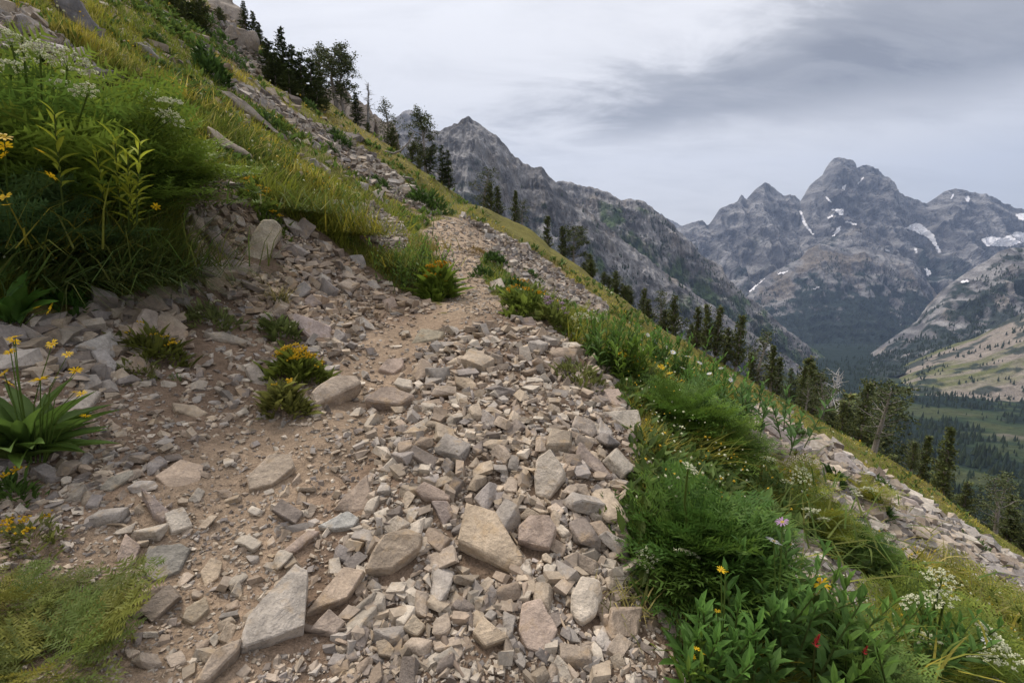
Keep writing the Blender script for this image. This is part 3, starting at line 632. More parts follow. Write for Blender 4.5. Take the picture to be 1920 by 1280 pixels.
HERO = [
 ([(872,934),(899,946),(928,957),(980,1038),(978,1058),(955,1065),(916,1038),(891,1018),(859,1011),(862,984)], 'large pale tan slab lying aslant in the middle of the rubble', .5, .5, .7, TAN),
 ([(1007,857),(1030,838),(1054,867),(1060,887),(1030,929),(1003,925),(1002,884)], 'tall pale angular block at the upper right of the rubble mound', .7, .6, .6, PALE),
 ([(973,984),(993,964),(1030,966),(1044,984),(1030,1025),(997,1018),(972,1008)], 'chunky pinkish stone right beside the large slanting slab', .8, .55, .6, PINK),
 ([(1091,1075),(1124,1085),(1131,1115),(1118,1149),(1091,1164),(1071,1146),(1071,1112)], 'rounded pale oval boulder at the lower right of the rubble', .7, .55, .7, PALE),
 ([(980,1129),(1013,1122),(1047,1179),(1024,1226),(987,1213),(973,1179)], 'flat tan slab half buried in dirt at the bottom', .35, .4, .5, PINK),
 ([(904,1152),(955,1193),(909,1211),(886,1183)], 'small wedge shaped tan stone left of the half buried slab', .6, .5, .6, TAN),
 ([(688,887),(699,954),(671,962),(624,954),(644,927)], 'brown triangular rock standing on edge left of the mound', .4, .6, .6, (.33,.255,.195)),
 ([(762,988),(792,1001),(785,1025),(735,1062),(681,1068),(694,1038),(721,1001)], 'wedge shaped tan block left of the large slanting slab', .6, .5, .6, (.38,.30,.22)),
 ([(644,1058),(683,1068),(651,1119),(594,1139),(575,1146),(610,1099)], 'tilted brown slab with a dark overhang near the biggest slab', .3, .45, 1.0, (.37,.285,.21)),
 ([(554,1052),(578,1068),(571,1172),(504,1196),(454,1213),(464,1152),(514,1099)], 'biggest grey-white slab propped up at the bottom left of centre', .45, .5, .9, (.45,.39,.325)),
 ([(457,1189),(447,1216),(386,1277),(366,1277),(403,1213)], 'long brown stone leaning against the biggest slab', .6, .5, .6, (.34,.27,.205)),
 ([(279,1021),(336,1016),(356,1025),(336,1068),(289,1087),(269,1072)], 'flat grey-green slab with dark specks left of the path', .3, .35, .5, (.27,.245,.205)),
 ([(396,1042),(418,1052),(410,1082),(383,1100),(376,1068)], 'flat tan stone right of the grey-green slab', .4, .4, .5, TAN),
 ([(235,998),(264,1021),(255,1052),(225,1070),(217,1045)], 'brown stone just left of the grey-green slab', .5, .45, .5, PINK),
 ([(339,858),(381,870),(376,900),(329,924),(291,890)], 'dusty flat sandy slab sunk in the path on the left', .25, .3, .35, (.40,.305,.225)),
 ([(265,909),(289,927),(319,954),(309,974),(286,961)], 'long narrow pointed stone below the dusty sandy slab', .8, .45, .5, PURP),
 ([(504,850),(544,848),(551,874),(511,907),(467,917),(464,894)], 'tilted tan slab with a shaded front edge on the left of the path', .35, .42, .8, (.42,.335,.25)),
 ([(249,877),(252,887),(208,919),(185,917),(205,894)], 'thin grey-green stone at the left above the dusty slab', .5, .45, .6, (.30,.265,.21)),
 ([(386,1115),(393,1139),(363,1166),(341,1159),(349,1136)], 'tan stone above the leaning brown stone', .5, .45, .5, (.37,.30,.215)),
 ([(578,991),(601,994),(551,1031),(516,1041)], 'narrow tan plank-like stone left of centre', .5, .45, .5, PINK),
 ([(651,954),(674,968),(664,984),(627,991),(595,984)], 'grey-white ridged stone under the brown triangular rock', .6, .5, .6, (.38,.36,.32)),
 ([(795,900),(846,924),(842,936),(795,932),(775,917)], 'flat brown stone lying across the top of the mound', .5, .5, .8, PINK),
 ([(775,1147),(799,1169),(782,1191),(755,1176)], 'cubic tan cobble in the dirt below the mound', .8, .5, .6, (.36,.29,.21)),
 ([(704,1200),(722,1195),(741,1215),(735,1230),(710,1225)], 'small brown cobble at the bottom centre', .8, .5, .6, (.36,.285,.205)),
 ([(617,1136),(649,1162),(627,1186),(580,1176)], 'brown triangular stone between biggest slab and tilted slab', .7, .5, .6, (.33,.26,.205)),
 ([(809,937),(839,937),(852,961),(832,986),(819,961)], 'dark grey stone tucked left of the large slanting slab', .5, .5, .5, PURP),
 ([(492,410),(515,412),(531,424),(511,467),(487,496),(462,486),(455,477),(464,454)], 'upright rounded pillar-like block on the debris heap', .75, .78, .6, (.44,.375,.28)),
 ([(622,703),(669,699),(677,716),(622,743),(591,753),(583,735)], 'large tan slab beside the yellow flower cushion', .6, .35, 1.0, (.42,.335,.255)),
 ([(712,723),(740,722),(776,740),(749,756),(699,750),(684,745)], 'dark fronted squarish block in the middle of the path', .75, .35, 1.0, (.30,.235,.185)),
 ([(726,672),(756,669),(756,684),(739,698),(709,692)], 'brown flat-topped stone behind the dark fronted block', .6, .35, .8, PINK),
 ([(551,585),(622,608),(618,635),(601,649),(544,598)], 'pink and white mottled elongated block on the left of the path', .6, .6, .7, (.47,.375,.325)),
 ([(790,615),(833,619),(823,632),(769,645)], 'greenish flat stone where the path leaves the rubble', .6, .4, .7, (.34,.29,.21)),
 ([(971,595),(998,592),(1010,615),(964,612)], 'dark triangular rock beside the path at the edge of flowers', .8, .6, .6, PURP),
 ([(853,703),(880,706),(901,723),(887,738),(853,716)], 'ochre stone on top of the rubble right of the path', .7, .5, .7, TAN),
 ([(974,649),(991,649),(1000,676),(974,682)], 'pale upright brick-like stone right of the path', .6, .7, .6, PALE),
 ([(874,655),(890,649),(900,660),(895,674),(874,670)], 'small greenish cube stone in the rubble right of the path', .8, .6, .6, (.36,.31,.23)),
 ([(477,669),(504,716),(506,733),(477,723),(460,689)], 'grey pointed slab leaning left of the yellow flower cushion', .5, .55, .6, (.36,.305,.25)),
 ([(385,622),(420,620),(470,639),(474,649),(400,634)], 'long thin grey slab above the dirt hollow', .5, .5, .7, (.38,.325,.26)),
 ([(548,541),(571,524),(585,541),(561,561)], 'left one of two grey rounded stones at the foot of the heap', .8, .6, .6, GREY),
 ([(585,548),(605,568),(581,578),(561,566)], 'right one of two grey rounded stones at the foot of the heap', .8, .6, .6, PURP),
 ([(269,574),(297,581),(299,611),(272,612),(252,608)], 'tall pale block standing in the dirt on the left', 1.1, .35, 1.0, (.45,.37,.30)),
 ([(300,582),(318,584),(324,600),(318,618),(300,612)], 'smaller pale stone touching the tall pale block', .8, .55, .6, PALE),
 ([(140,645),(175,632),(208,618),(225,642),(215,668),(168,652)], 'grey jagged rock left of the tall pale block', .6, .5, .6, (.37,.335,.295)),
 ([(171,655),(195,652),(225,680),(215,695),(185,680)], 'grey flat stone leaning on the jagged rock', .6, .5, .6, GREY),
 ([(161,726),(191,732),(168,763),(131,773),(129,750)], 'pale smooth boulder beside the yellow daisies at left', .6, .5, .6, (.45,.385,.315)),
 ([(323,751),(366,756),(391,773),(370,781),(329,769)], 'flat tan stone sunk in the bare dirt hollow', .5, .35, .5, (.42,.33,.235)),
 ([(343,484),(386,480),(420,494),(413,517),(356,504)], 'pale wide block under the overhanging grass', .7, .6, .6, (.43,.37,.305)),
 ([(383,427),(410,433),(447,477),(430,487),(400,460)], 'dark purple-grey leaning rock left of the pillar-like block', .7, .6, .5, PURP),
 ([(408,486),(440,484),(469,496),(462,514),(420,510)], 'brownish stone at the foot of the pillar-like block', .7, .6, .6, (.36,.30,.25)),
 ([(383,520),(410,519),(423,532),(410,544),(388,540)], 'small round tan stone below the pale wide block', .7, .6, .6, TAN),
 ([(1121,728),(1161,725),(1178,752),(1134,765)], 'brown slab behind the pale square slab by the ferns', .5, .4, .6, PINK),
 ([(1118,772),(1148,767),(1198,765),(1205,785),(1202,822),(1168,806)], 'pale square slab at the edge of the dark ferny plants', .5, .5, .7, (.46,.395,.315)),
 ([(1205,809),(1242,809),(1282,836),(1235,845)], 'flat grey slab under the ferny plants', .4, .4, .5, (.38,.35,.325)),
 ([(1081,775),(1114,789),(1124,806),(1111,817),(1072,800)], 'angular block left of the pale square slab', .8, .5, .7, (.39,.325,.265)),
 ([(1087,826),(1124,859),(1151,893),(1134,896),(1081,856)], 'brown leaning stone below the angular block', .5, .5, .5, (.29,.23,.19)),
 ([(1232,1140),(1280,1136),(1331,1136),(1385,1157),(1350,1217),(1365,1262),(1284,1240),(1241,1190)], 'wide brown bedrock slab at the bottom right of the rubble', .3, .35, .25, (.37,.30,.245)),
 ([(1629,882),(1640,884),(1668,929),(1642,931),(1604,901)], 'smooth light grey slab on the right-hand scree', .6, .6, .6, (.43,.41,.39)),
 ([(1549,850),(1580,844),(1619,881),(1599,893),(1560,868)], 'long grey block uphill of the light grey slab', .7, .6, .6, (.37,.325,.295)),
 ([(1674,923),(1717,937),(1746,969),(1714,978),(1671,940)], 'big pinkish boulder downhill of the light grey slab', .7, .6, .6, (.39,.33,.295)),
 ([(1733,990),(1755,984),(1780,992),(1770,1010),(1740,1004)], 'round boulder below the big pinkish boulder', .7, .6, .6, (.37,.325,.295)),
 ([(1411,769),(1430,772),(1461,803),(1530,841),(1499,852),(1452,819),(1417,790)], 'long rough grey outcrop beside the right-hand ferns', .7, .55, .5, (.37,.325,.295)),
 ([(1453,838),(1478,840),(1482,862),(1460,868)], 'small tan stone at the foot of the rough grey outcrop', .7, .6, .6, PINK),
 ([(388,235),(407,242),(470,289),(484,299),(437,289),(403,265)], 'long tan boulder sticking out of the grass on the left slope', .8, .6, .6, (.42,.345,.265)),
 ([(97,-10),(148,-10),(188,50),(195,87),(144,57),(111,17)], 'big dark grey tilted slab at the top left', .5, .7, .5, (.225,.205,.205)),
 ([(250,78),(279,85),(308,118),(289,110)], 'narrow dark slab in the grass right of the big tilted slab', .6, .6, .6, (.30,.27,.245)),
 ([(353,90),(370,87),(388,108),(372,114)], 'light flat rock high on the grassy slope', .6, .6, .6, (.42,.365,.295)),
 ([(403,161),(430,168),(507,232),(527,249),(515,250),(454,208)], 'very long low slab running down the grassy slope', .6, .6, .6, (.36,.305,.255)),
 ([(134,90),(155,86),(168,98),(160,114),(138,108)], 'rounded pale rock above the left white flower heads', .7, .6, .6, (.43,.37,.315)),
 ([(171,145),(190,140),(215,158),(200,164)], 'small pale rock right of the left white flower heads', .7, .6, .6, (.43,.37,.315)),
 ([(10,30),(45,25),(70,50),(40,66),(12,55)], 'grey boulder at the upper left corner', .7, .6, .6, (.37,.33,.305)),
 ([(40,70),(80,62),(100,90),(70,105),(42,92)], 'tan boulder below the upper left grey boulder', .7, .6, .6, (.39,.335,.29)),
 ([(575,300),(592,296),(600,312),(580,318)], 'grey stone on the upper scree strip', .7, .6, .6, GREY),
 ([(690,362),(712,352),(718,372),(700,380)], 'largest stone near the lower end of the upper scree strip', .7, .6, .6, PALE),
 ([(918,528),(940,520),(952,548),(930,556)], 'pale stone on the right border of the path', .6, .55, .6, PALE),
 ([(968,458),(985,456),(992,472),(975,476)], 'lone tan boulder in the grass right of the far path', .7, .6, .6, PINK),
 ([(655,478),(680,476),(688,500),(665,508)], 'grey angular stone at the top of the debris heap', .7, .6, .6, GREY),
 ([(715,560),(738,556),(748,572),(728,580)], 'brown stone where the heap meets the path', .7, .6, .6, PINK),
]
for h in HERO: slab(h[0], h[1], h[2] + (.25 if h[0][0][1] < 330 else 0), max(h[3], .78) if (h[0][0][1] < 330 or h[0][0][0] > 1400) else h[3], 1.0 if (h[0][0][1] < 330 or h[0][0][0] > 1400) else h[4] + .12, h[5], noise=.07 if h[0][0][1] < 330 else .04)
N_HERO = len(TAKEN)

# medium stones: one by one, sharing a few meshes
VAR = []
for i in range(18):
    r = np.random.default_rng(100 + i); VAR.append(hull_mesh(rand_hull_pts(r, 14, r.uniform(.42, .85), r.uniform(1.05, 1.7)), .05, 1, .05, i, 'stone'))
    VAR[-1].materials.append(M_ROCK)
MEDZ = [  # sample polygon, count, pixel size range, label, group
 ([(720,840),(1160,820),(1170,1000),(1190,1240),(1000,1275),(640,1275),(600,1100),(640,960)], 120, (24, 62), 'angular brown stone loose in the rubble mound at the centre', 'stones of the central rubble mound'),
 ([(80,860),(560,850),(600,960),(560,1040),(420,1275),(240,1275),(240,1080),(100,960)], 60, (18, 44), 'tan stone scattered on the dusty path at the lower left', 'stones on the lower left path'),
 ([(640,690),(760,640),(980,620),(1110,700),(1170,820),(720,840)], 55, (16, 40), 'tan stone strewn where the path crosses the rubble', 'stones on the middle of the path'),
 ([(350,400),(440,380),(560,430),(700,520),(820,580),(640,660),(480,600),(360,520)], 45, (14, 34), 'grey-brown stone in the debris heap left of the path', 'stones of the debris heap'),
]
def area_samples(P, k, r, pad=0):
    P_ = np.array(P, float); x0, y0 = P_.min(0); x1, y1 = P_.max(0); o = []
    while len(o) < k:
        q = r.uniform((x0, y0), (x1, y1), (max(k, 64), 2)); q = q[in_poly(q[:, 0], q[:, 1], P)]; o += list(q)
    return np.array(o[:k])
MEDLIST = []
for P, cnt, (s0, s1), lab, grp in MEDZ:
    r = np.random.default_rng(len(P) * 13 + cnt); q = area_samples(P, cnt * 25, r); G3, ok = gp(q[:, 0], q[:, 1]); placed = 0
    for g, (px_, py_) in zip(G3, q):
        if placed >= cnt: break
        g = Vector(g); s = (s0 * (s1 / s0) ** (r.random() ** 1.6)) / FPX * depth(g)
        if r.random() < .7 * float(lane(g.x, g.y)): continue
        if any((g.x - a) ** 2 + (g.y - b) ** 2 < (.75 * (c + s * .5)) ** 2 for a, b, c in TAKEN): continue
        me = VAR[r.integers(len(VAR))]; o = obj('rock', me); n = gnorm(g.x, g.y)
        o.rotation_euler = (n.to_track_quat('Z', 'Y') @ Matrix.Rotation(r.uniform(0, 6.28), 3, 'Z').to_quaternion() @ Matrix.Rotation(r.normal(0, .35), 3, 'X').to_quaternion() @ Matrix.Rotation(r.normal(0, .3), 3, 'Y').to_quaternion()).to_euler()
        o.scale = (s, s * r.uniform(.8, 1.1), s * r.uniform(.8, 1.15)); o.location = g + n * s * r.uniform(.08, .24)
        o.color = (*pick(1, r)[0], 1); tag(o, lab, 'rock', grp); MEDLIST.append((o, px_, py_, s)); TAKEN.append((g.x, g.y, s * .5)); placed += 1

ORD = ['closest', 'second closest', 'third closest', 'fourth closest', 'fifth closest', 'sixth closest', 'seventh closest', 'eighth closest', 'ninth closest', 'tenth closest']
CUT = (' lying', ' at ', ' beside', ' half', ' left', ' right', ' standing', ' with ', ' near', ' propped', ' leaning', ' just', ' sunk', ' below', ' above', ' under', ' tucked', ' on ', ' between', ' across', ' in ', ' behind', ' where', ' touching', ' running', ' of two')
HS = []
for h in HERO:
    t_ = h[1]
    for c_ in CUT:
        if c_ in t_: t_ = t_.split(c_)[0]
    HS.append((t_, *np.mean(h[0], axis=0)))
cnt_ = {}
for x_ in HS: cnt_[x_[0]] = cnt_.get(x_[0], 0) + 1
HS = [x_ for x_ in HS if cnt_[x_[0]] == 1 and 3 <= len(x_[0].split()) <= 7]
bk = {}
for o, px_, py_, s_ in MEDLIST:
    d_, nm_, dx_, dy_ = min((math.hypot(px_ - x_[1], py_ - x_[2]), x_[0], px_ - x_[1], py_ - x_[2]) for x_ in HS)
    rel = ('right of' if dx_ > 0 else 'left of') if abs(dx_) > abs(dy_) else ('below' if dy_ > 0 else 'above')
    bk.setdefault((nm_, rel), []).append((d_, o))
for (nm_, rel), lst in bk.items():
    for k_, (d_, o) in enumerate(sorted(lst, key=lambda q: q[0])):
        lum = o.color[0]; cn = 'dark brown' if lum < .25 else 'brown' if lum < .32 else 'tan' if lum < .42 else 'pale'
        o['label'] = '%s angular stone, %s one %s the %s' % (cn, ORD[min(k_, 9)], rel, nm_)

# small rubble and gravel: uncountable
TEM = []
for i in range(16):
    r = np.random.default_rng(300 + i); me = hull_mesh(rand_hull_pts(r, 11 if i < 10 else 9, r.uniform(.4, .8), r.uniform(1.0, 1.7)), 0, 0, 0, 0)
    me.calc_loop_triangles(); V = np.array([v.co for v in me.vertices]); Ft = np.array([t.vertices[:] for t in me.loop_triangles]); TEM.append((V, Ft)); bpy.data.meshes.remove(me)
def scatter(mb, P, k, s0, s1, pw, r, lift=(-.05, .25), zones=(1,), thin=None, mul=1.0, cap=1e9):
    q = area_samples(P, k, r); G3, ok = gp(q[:, 0], q[:, 1]); zz = zone(G3[:, 0], G3[:, 1], G3[:, 2]); keep = ok & np.isin(zz, zones)
    if thin is not None: keep &= r.random(k) < thin(G3)
    if s1 > 10: keep &= r.random(k) > .85 * lane(G3[:, 0], G3[:, 1])
    if len(TAKEN):
        TK = np.array(TAKEN); d2 = (G3[:, None, 0] - TK[None, :, 0]) ** 2 + (G3[:, None, 1] - TK[None, :, 1]) ** 2; keep &= ~(d2 < (TK[None, :, 2] * .8) ** 2).any(1)
    G3 = G3[keep]; m = len(G3); px_s = s0 * (s1 / s0) ** (r.random(m) ** pw)
    s = np.minimum(px_s / FPX * (G3[:, 1] * CP - G3[:, 2] * SP), cap)
    M = rand_rot(m, r); t = r.random(m) < .6; Mz = rotz(r.random(m) * 6.28) @ rotx(r.normal(0, .45, m)); M[t] = Mz[t]
    M = M * s[:, None, None] * r.uniform(.7, 1.15, (m, 1, 3)); T = G3 + np.array([0, 0, 1.]) * (s * r.uniform(*lift, m))[:, None]; c = pick(m, r) * np.asarray(mul)
    which = r.integers(0, len(TEM), m)
    for i, (V, Ft) in enumerate(TEM):
        w_ = which == i; mb.inst(V, Ft, M[w_], T[w_], c[w_])
r = np.random.default_rng(11); mb = MB()
full = [(0,560),(340,520),(340,310),(420,320),(560,420),(740,545),(840,575),(1010,600),(1130,680),(1200,780),(1175,1000),(1190,1100),(1340,1285),(0,1285)]
bare = lambda G: np.clip(1 - .85 * np.exp(-((G[:, 0] + 2.4) / .75) ** 2 - ((G[:, 1] - 2.9) / .75) ** 2), 0, 1)
scatter(mb, full, 9000, 4, 9, 1.5, r, thin=bare)
scatter(mb, full, 3000, 9, 26, 2.0, r, thin=bare)
scatter(mb, [(0,600),(340,540),(480,620),(560,860),(560,1280),(260,1280),(240,1080),(0,960)], 1100, 9, 26, 1.9, r, lift=(-.25, .1))
scatter(mb, [(0,600),(120,590),(240,560),(330,540),(340,600),(260,690),(200,760),(150,720),(0,680)], 160, 22, 60, 1.5, r, lift=(-.2, .1))
mound = [(720,830),(1160,800),(1175,1000),(1200,1280),(640,1280),(600,1100)]
scatter(mb, mound, 950, 9, 34, 1.5, r, lift=(-.05, .35))
scatter(mb, mound, 2600, 4, 10, 1.4, r, lift=(0, .3))
heap = [(350,380),(450,380),(560,425),(740,545),(830,580),(640,650),(480,590),(350,520)]
scatter(mb, heap, 2500, 5, 20, 1.9, r, lift=(-.1, .35), mul=(.95, .89, .83))
scatter(mb, [(560,640),(980,600),(1150,700),(1190,830),(700,850),(560,800)], 2400, 5, 24, 1.9, r, lift=(0, .35))
scatter(mb, [(1130,690),(1200,740),(1260,830),(1230,900),(1230,1000),(1250,1130),(1300,1200),(1190,1110),(1165,1000),(1180,860)], 420, 6, 28, 1.7, r, lift=(-.1, .2), zones=(0, 1))
scatter(mb, [(960,580),(1080,600),(1160,680),(1130,700),(1010,610)], 160, 5, 18, 1.7, r, lift=(-.1, .2), zones=(0, 1))
tag(obj('rubble', mb.mesh('rubble'), M_RUB), 'loose broken stones and gravel covering the path and the landslide', 'rubble', kind='stuff')
mb = MB()
scatter(mb, Z_TRAIL, 1400, 3, 9, 1.8, r, zones=(1, 2), lift=(-.2, .15))
for i, P in enumerate(Z_SCREE):
    Pn = np.array(P); ar = .5 * abs(np.dot(Pn[:, 0], np.roll(Pn[:, 1], 1)) - np.dot(Pn[:, 1], np.roll(Pn[:, 0], 1)))
    big = 19 if i in (3, 4, 5, 8) else 12
    scatter(mb, P, int(ar / (9 if i != 3 else 14)), 4, big, 1.5, r, lift=(0, .5), mul=(.92, .95, .99))
    scatter(mb, P, int(ar / 170), big, big * 1.9, 1.5, r, lift=(0, .3), mul=(.92, .95, .99))
up = [(0,-10),(430,0),(620,220),(760,330),(840,400),(780,440),(640,400),(420,300),(250,200),(0,100)]
scatter(mb, up, 800, 6, 26, 1.9, r, lift=(-.25, .1), zones=(0,))
scatter(mb, [(1000,560),(1150,600),(1420,720),(1900,1040),(1900,1250),(1500,1150),(1420,900)], 160, 7, 24, 1.8, r, lift=(-.2, .1), zones=(0,))
tag(obj('scree', mb.mesh('scree'), M_RUB), 'strips of pale loose scree stones on the grassy slopes', 'scree', kind='stuff')

# ------------------------------------------------------------------ grass and low herbs
BL_V = np.array([(-.5, 0, 0), (.5, 0, 0), (-.36, .16, .55), (.36, .16, .55), (0, .52, 1.0)]); BL_F = np.array([(0, 1, 3), (0, 3, 2), (2, 3, 4)])
TRI_V = np.array([(-.5, 0, 0), (.5, 0, 0), (.15, .4, 1.0)]); TRI_F = np.array([(0, 1, 2)])
GREEN, OLIVE, STRAW, DEEP = A3([.20, .225, .03]), A3([.36, .30, .04]), A3([.46, .37, .13]), A3([.09, .135, .024])
def gcol(x, y, k, r):
    n1 = fbm(x * .16, y * .34, octv=4, seed=400, gain=.6); n2 = fbm(x * .55, y * 1.0, octv=4, seed=405, gain=.6)
    a = sstep(-.3, .2, n1 + .5 * n2)[:, None]; b = sstep(.05, .4, n2 - .3 * n1)[:, None]; e_ = sstep(.25, .5, n1 + .3 * n2)[:, None]
    c = GREEN * (1 - a) + OLIVE * a; c = c * (1 - .8 * b) + DEEP * .8 * b; c = c * (1 - .7 * e_) + A3([.22, .15, .045]) * .7 * e_
    st = (r.random((k, 1)) < .07 + .12 * a) * r.uniform(.4, 1, (k, 1)); c = c * (1 - st) + STRAW * st
    return c * r.uniform(.7, 1.3, (k, 1))
def grass(name, label, P, k, h0, h1, wpx, r, tri=False, lean=.35, sel=0):
    q = area_samples(P, k, r); G3, ok = gp(q[:, 0], q[:, 1]); zz = zone(G3[:, 0], G3[:, 1], G3[:, 2]); keep = ok & (zz == sel) & (G3[:, 1] < 70); TK = np.array(TAKEN[:N_HERO])
    for i0 in range(0, len(G3), 20000):
        g_ = G3[i0:i0+20000]; keep[i0:i0+20000] &= ~((g_[:, None, 0] - TK[None, :, 0]) ** 2 + (g_[:, None, 1] - TK[None, :, 1]) ** 2 < (TK[None, :, 2] * .75) ** 2).any(1)
    G3 = G3[keep]; m = len(G3); dp = G3[:, 1] * CP - G3[:, 2] * SP
    clump = .55 + .9 * sstep(-.4, .5, fbm(G3[:, 0] * 1.1, G3[:, 1] * 1.1, octv=3, seed=420))
    h = r.uniform(h0, h1, m) * clump; wd = wpx / FPX * dp * r.uniform(.7, 1.4, m)
    # blades bend downhill
    az = np.arctan2(-1.0, .25) + r.normal(0, 1.1, m)  # towards +x
    M = rotz(az) @ rotx(-r.normal(lean, .3, m)) * np.stack([wd, h, h], -1)[:, None, :]
    c = gcol(G3[:, 0], G3[:, 1], m, r); mb = MB(); mb.inst(TRI_V if tri else BL_V, TRI_F if tri else BL_F, M, G3 - [0, 0, .015], c)
    return tag(obj(name, mb.mesh(name), M_GRASS), label, 'grass', kind='stuff')
hillL = [(-20,-20),(440,-20),(600,120),(740,240),(880,380),(960,440),(1100,520),(1220,590),(1400,680),(1560,780),(1700,870),(1930,1010),(1930,1290),(1200,1290),(1150,700),(840,560),(640,460),(440,330),(330,560),(-20,560)]
r = np.random.default_rng(21)
grass('slope_grass', 'olive and green mountain grass covering the hillside', hillL, 170000, .07, .20, 1.6, r, tri=True)
grass('meadow_grass', 'taller grass blades on the nearer banks above and below the path', [(-20,60),(360,180),(640,330),(800,440),(760,540),(560,420),(440,330),(330,560),(-20,560)], 26000, .10, .25, 2.2, r)
grass('bank_grass', 'grass and sedge on the slope below the path at right', [(1000,590),(1150,600),(1400,760),(1930,1100),(1930,1290),(1250,1290),(1180,1100),(1180,800)], 17000, .08, .22, 2.4, r)
# low broad-leaved herbs, tiny blossoms
LEAF_V = np.array([(0, 0, 0), (-.32, .3, .10), (.32, .3, .10), (-.38, .58, .12), (.38, .58, .12), (0, 1.0, .02), (0, .3, .02), (0, .6, .03)])
LEAF_F = np.array([(0, 6, 1), (0, 2, 6), (1, 6, 3), (6, 7, 3), (6, 2, 4), (6, 4, 7), (3, 7, 5), (7, 4, 5)])
q = area_samples(hillL, 14000, r); G3, ok = gp(q[:, 0], q[:, 1]); zz = zone(G3[:, 0], G3[:, 1], G3[:, 2])
keep = ok & (zz == 0) & (G3[:, 1] < 60) & (r.random(len(q)) < sstep(-.15, .3, fbm(G3[:, 0] * .5, G3[:, 1] * .4, octv=3, seed=431)) + .12); G3 = G3[keep]; m = len(G3)
mb = MB()
for j in range(5):
    s = r.uniform(.07, .15, m) * np.clip(G3[:, 1] / 8, .8, 2.2); M = rotz(r.random(m) * 6.28) @ rotx(r.uniform(.3, 1.2, m)) * np.stack([s * .5, s, s], -1)[:, None, :]
    mb.inst(LEAF_V, LEAF_F, M, G3 + [0, 0, .03] + r.normal(0, .04, (m, 3)) * [1, 1, .4], A3([.075, .125, .028]) * r.uniform(.6, 1.5, (m, 1)) + r.random((m, 1)) * A3([.03, .02, 0]))
tag(obj('ground_herbs', mb.mesh('ground_herbs'), M_LEAF), 'low broad-leaved green herbs scattered through the hillside grass', 'herbs', kind='stuff')
q = area_samples(hillL, 2600, r); G3, ok = gp(q[:, 0], q[:, 1]); zz = zone(G3[:, 0], G3[:, 1], G3[:, 2])
keep = ok & (zz == 0) & (G3[:, 1] < 45) & (r.random(len(q)) < sstep(0, .35, fbm(G3[:, 0] * .4, G3[:, 1] * .4, octv=3, seed=441))); G3 = G3[keep]; m = len(G3); mb = MB()
s = .0021 * np.clip(G3[:, 1], 3, 40) * r.uniform(.7, 1.6, m); fc = np.where(r.random((m, 1)) < .55, A3([.62, .62, .42]), A3([.6, .40, .03]))
OCT_V = np.array([(1,0,0),(-1,0,0),(0,1,0),(0,-1,0),(0,0,.6),(0,0,-.6)], float); OCT_F = np.array([(0,2,4),(2,1,4),(1,3,4),(3,0,4),(2,0,5),(1,2,5),(3,1,5),(0,3,5)])
mb.inst(OCT_V, OCT_F, rand_rot(m, r) * s[:, None, None], G3 + np.stack([0 * s, 0 * s, r.uniform(.15, .3, m)], -1), fc)
tag(obj('tiny_blossoms', mb.mesh('tiny_blossoms'), M_PETAL), 'tiny white and yellow blossoms dotted over the grassy slope', 'flowers', kind='stuff')

# ------------------------------------------------------------------ plants
def frond_template(seed, bare=.28, levels=11, lf=.085, lw=.0105):
    r = np.random.default_rng(seed); V, Fc = [], []
    def tri(a, b, c): Fc.append((len(V), len(V)+1, len(V)+2)); V.extend([a, b, c])
    def rz(t): return np.array([.03 * math.sin(5 * t + seed), t, .30 * t - .34 * t * t])
    for i in range(6):
        a, b = rz(i / 6), rz((i + 1) / 6); w_ = np.array([.008 * (1 - i / 7), 0, 0]); tri(a - w_, a + w_, b)
    for i in range(levels):
        t = bare + (1 - bare) * (i + .3) / levels; k = (t - bare) / (1 - bare); ln = (.40 * (1 - k) ** .8 + .05) * r.uniform(.8, 1.15)
        for sgn in (-1, 1):
            a = rz(t); ang = R(r.uniform(42, 68)); d = np.array([sgn * math.sin(ang), math.cos(ang), r.uniform(-.25, .3)])
            e = a + d * ln; tri(a + [0, -.004, 0], a + [0, .004, 0], e)
            m = max(3, int(10 * ln / .4))
            for j in range(m):
                s_ = (j + .6) / m; p = a + d * ln * s_; l2 = lf * (1 - .5 * s_) * r.uniform(.7, 1.2)
                for s2 in (-1, 1):
                    perp = np.array([-d[1] * s2, d[0] * s2, 0]) * .8 + d * .6 + [0, 0, r.uniform(-.5, .5)]; q = p + perp * l2
                    side = d * lw; tri(p - side, p + side, q)
    return np.array(V), np.array(Fc)
FRONDS = [frond_template(i) for i in range(4)]; FRONDS_C = [frond_template(10 + i, .3, 9, .105, .0145) for i in range(3)]
def dirs(az, el):
    """matrices whose +Y points along azimuth az, elevation el"""
    return rotz(az) @ rotx(el)
def m_feather(r, H, n, c0, c1=None, spread=(.15, 1.35), wide=1.0, coarse=False):
    mb = MB(); c0 = A3(c0) * [2.3, 1.8, 1.25]; c1 = A3(c1 if c1 is not None else c0) * [2.5, 2.0, 1.3]; az = r.random(n) * 6.283; el = R(90) - (spread[0] + (spread[1] - spread[0]) * np.sqrt(r.random(n)))
    s = H * r.uniform(.65, 1.12, n); M = dirs(az, el) * (np.stack([s * wide, s, s], -1))[:, None, :]
    T = np.stack([r.normal(0, .09 * H, n), r.normal(0, .09 * H, n), np.zeros(n)], -1)
    k = r.random((n, 1)); c = A3(c0) * (1 - k) + A3(c1 if c1 is not None else c0) * k; c = c * r.uniform(.65, 1.3, (n, 1))
    FR = FRONDS_C if coarse else FRONDS; wh = r.integers(0, len(FR), n)
    for i, (V, Ft) in enumerate(FR): mb.inst(V, Ft, M[wh == i], T[wh == i], c[wh == i])
    return mb.mesh('foliage')
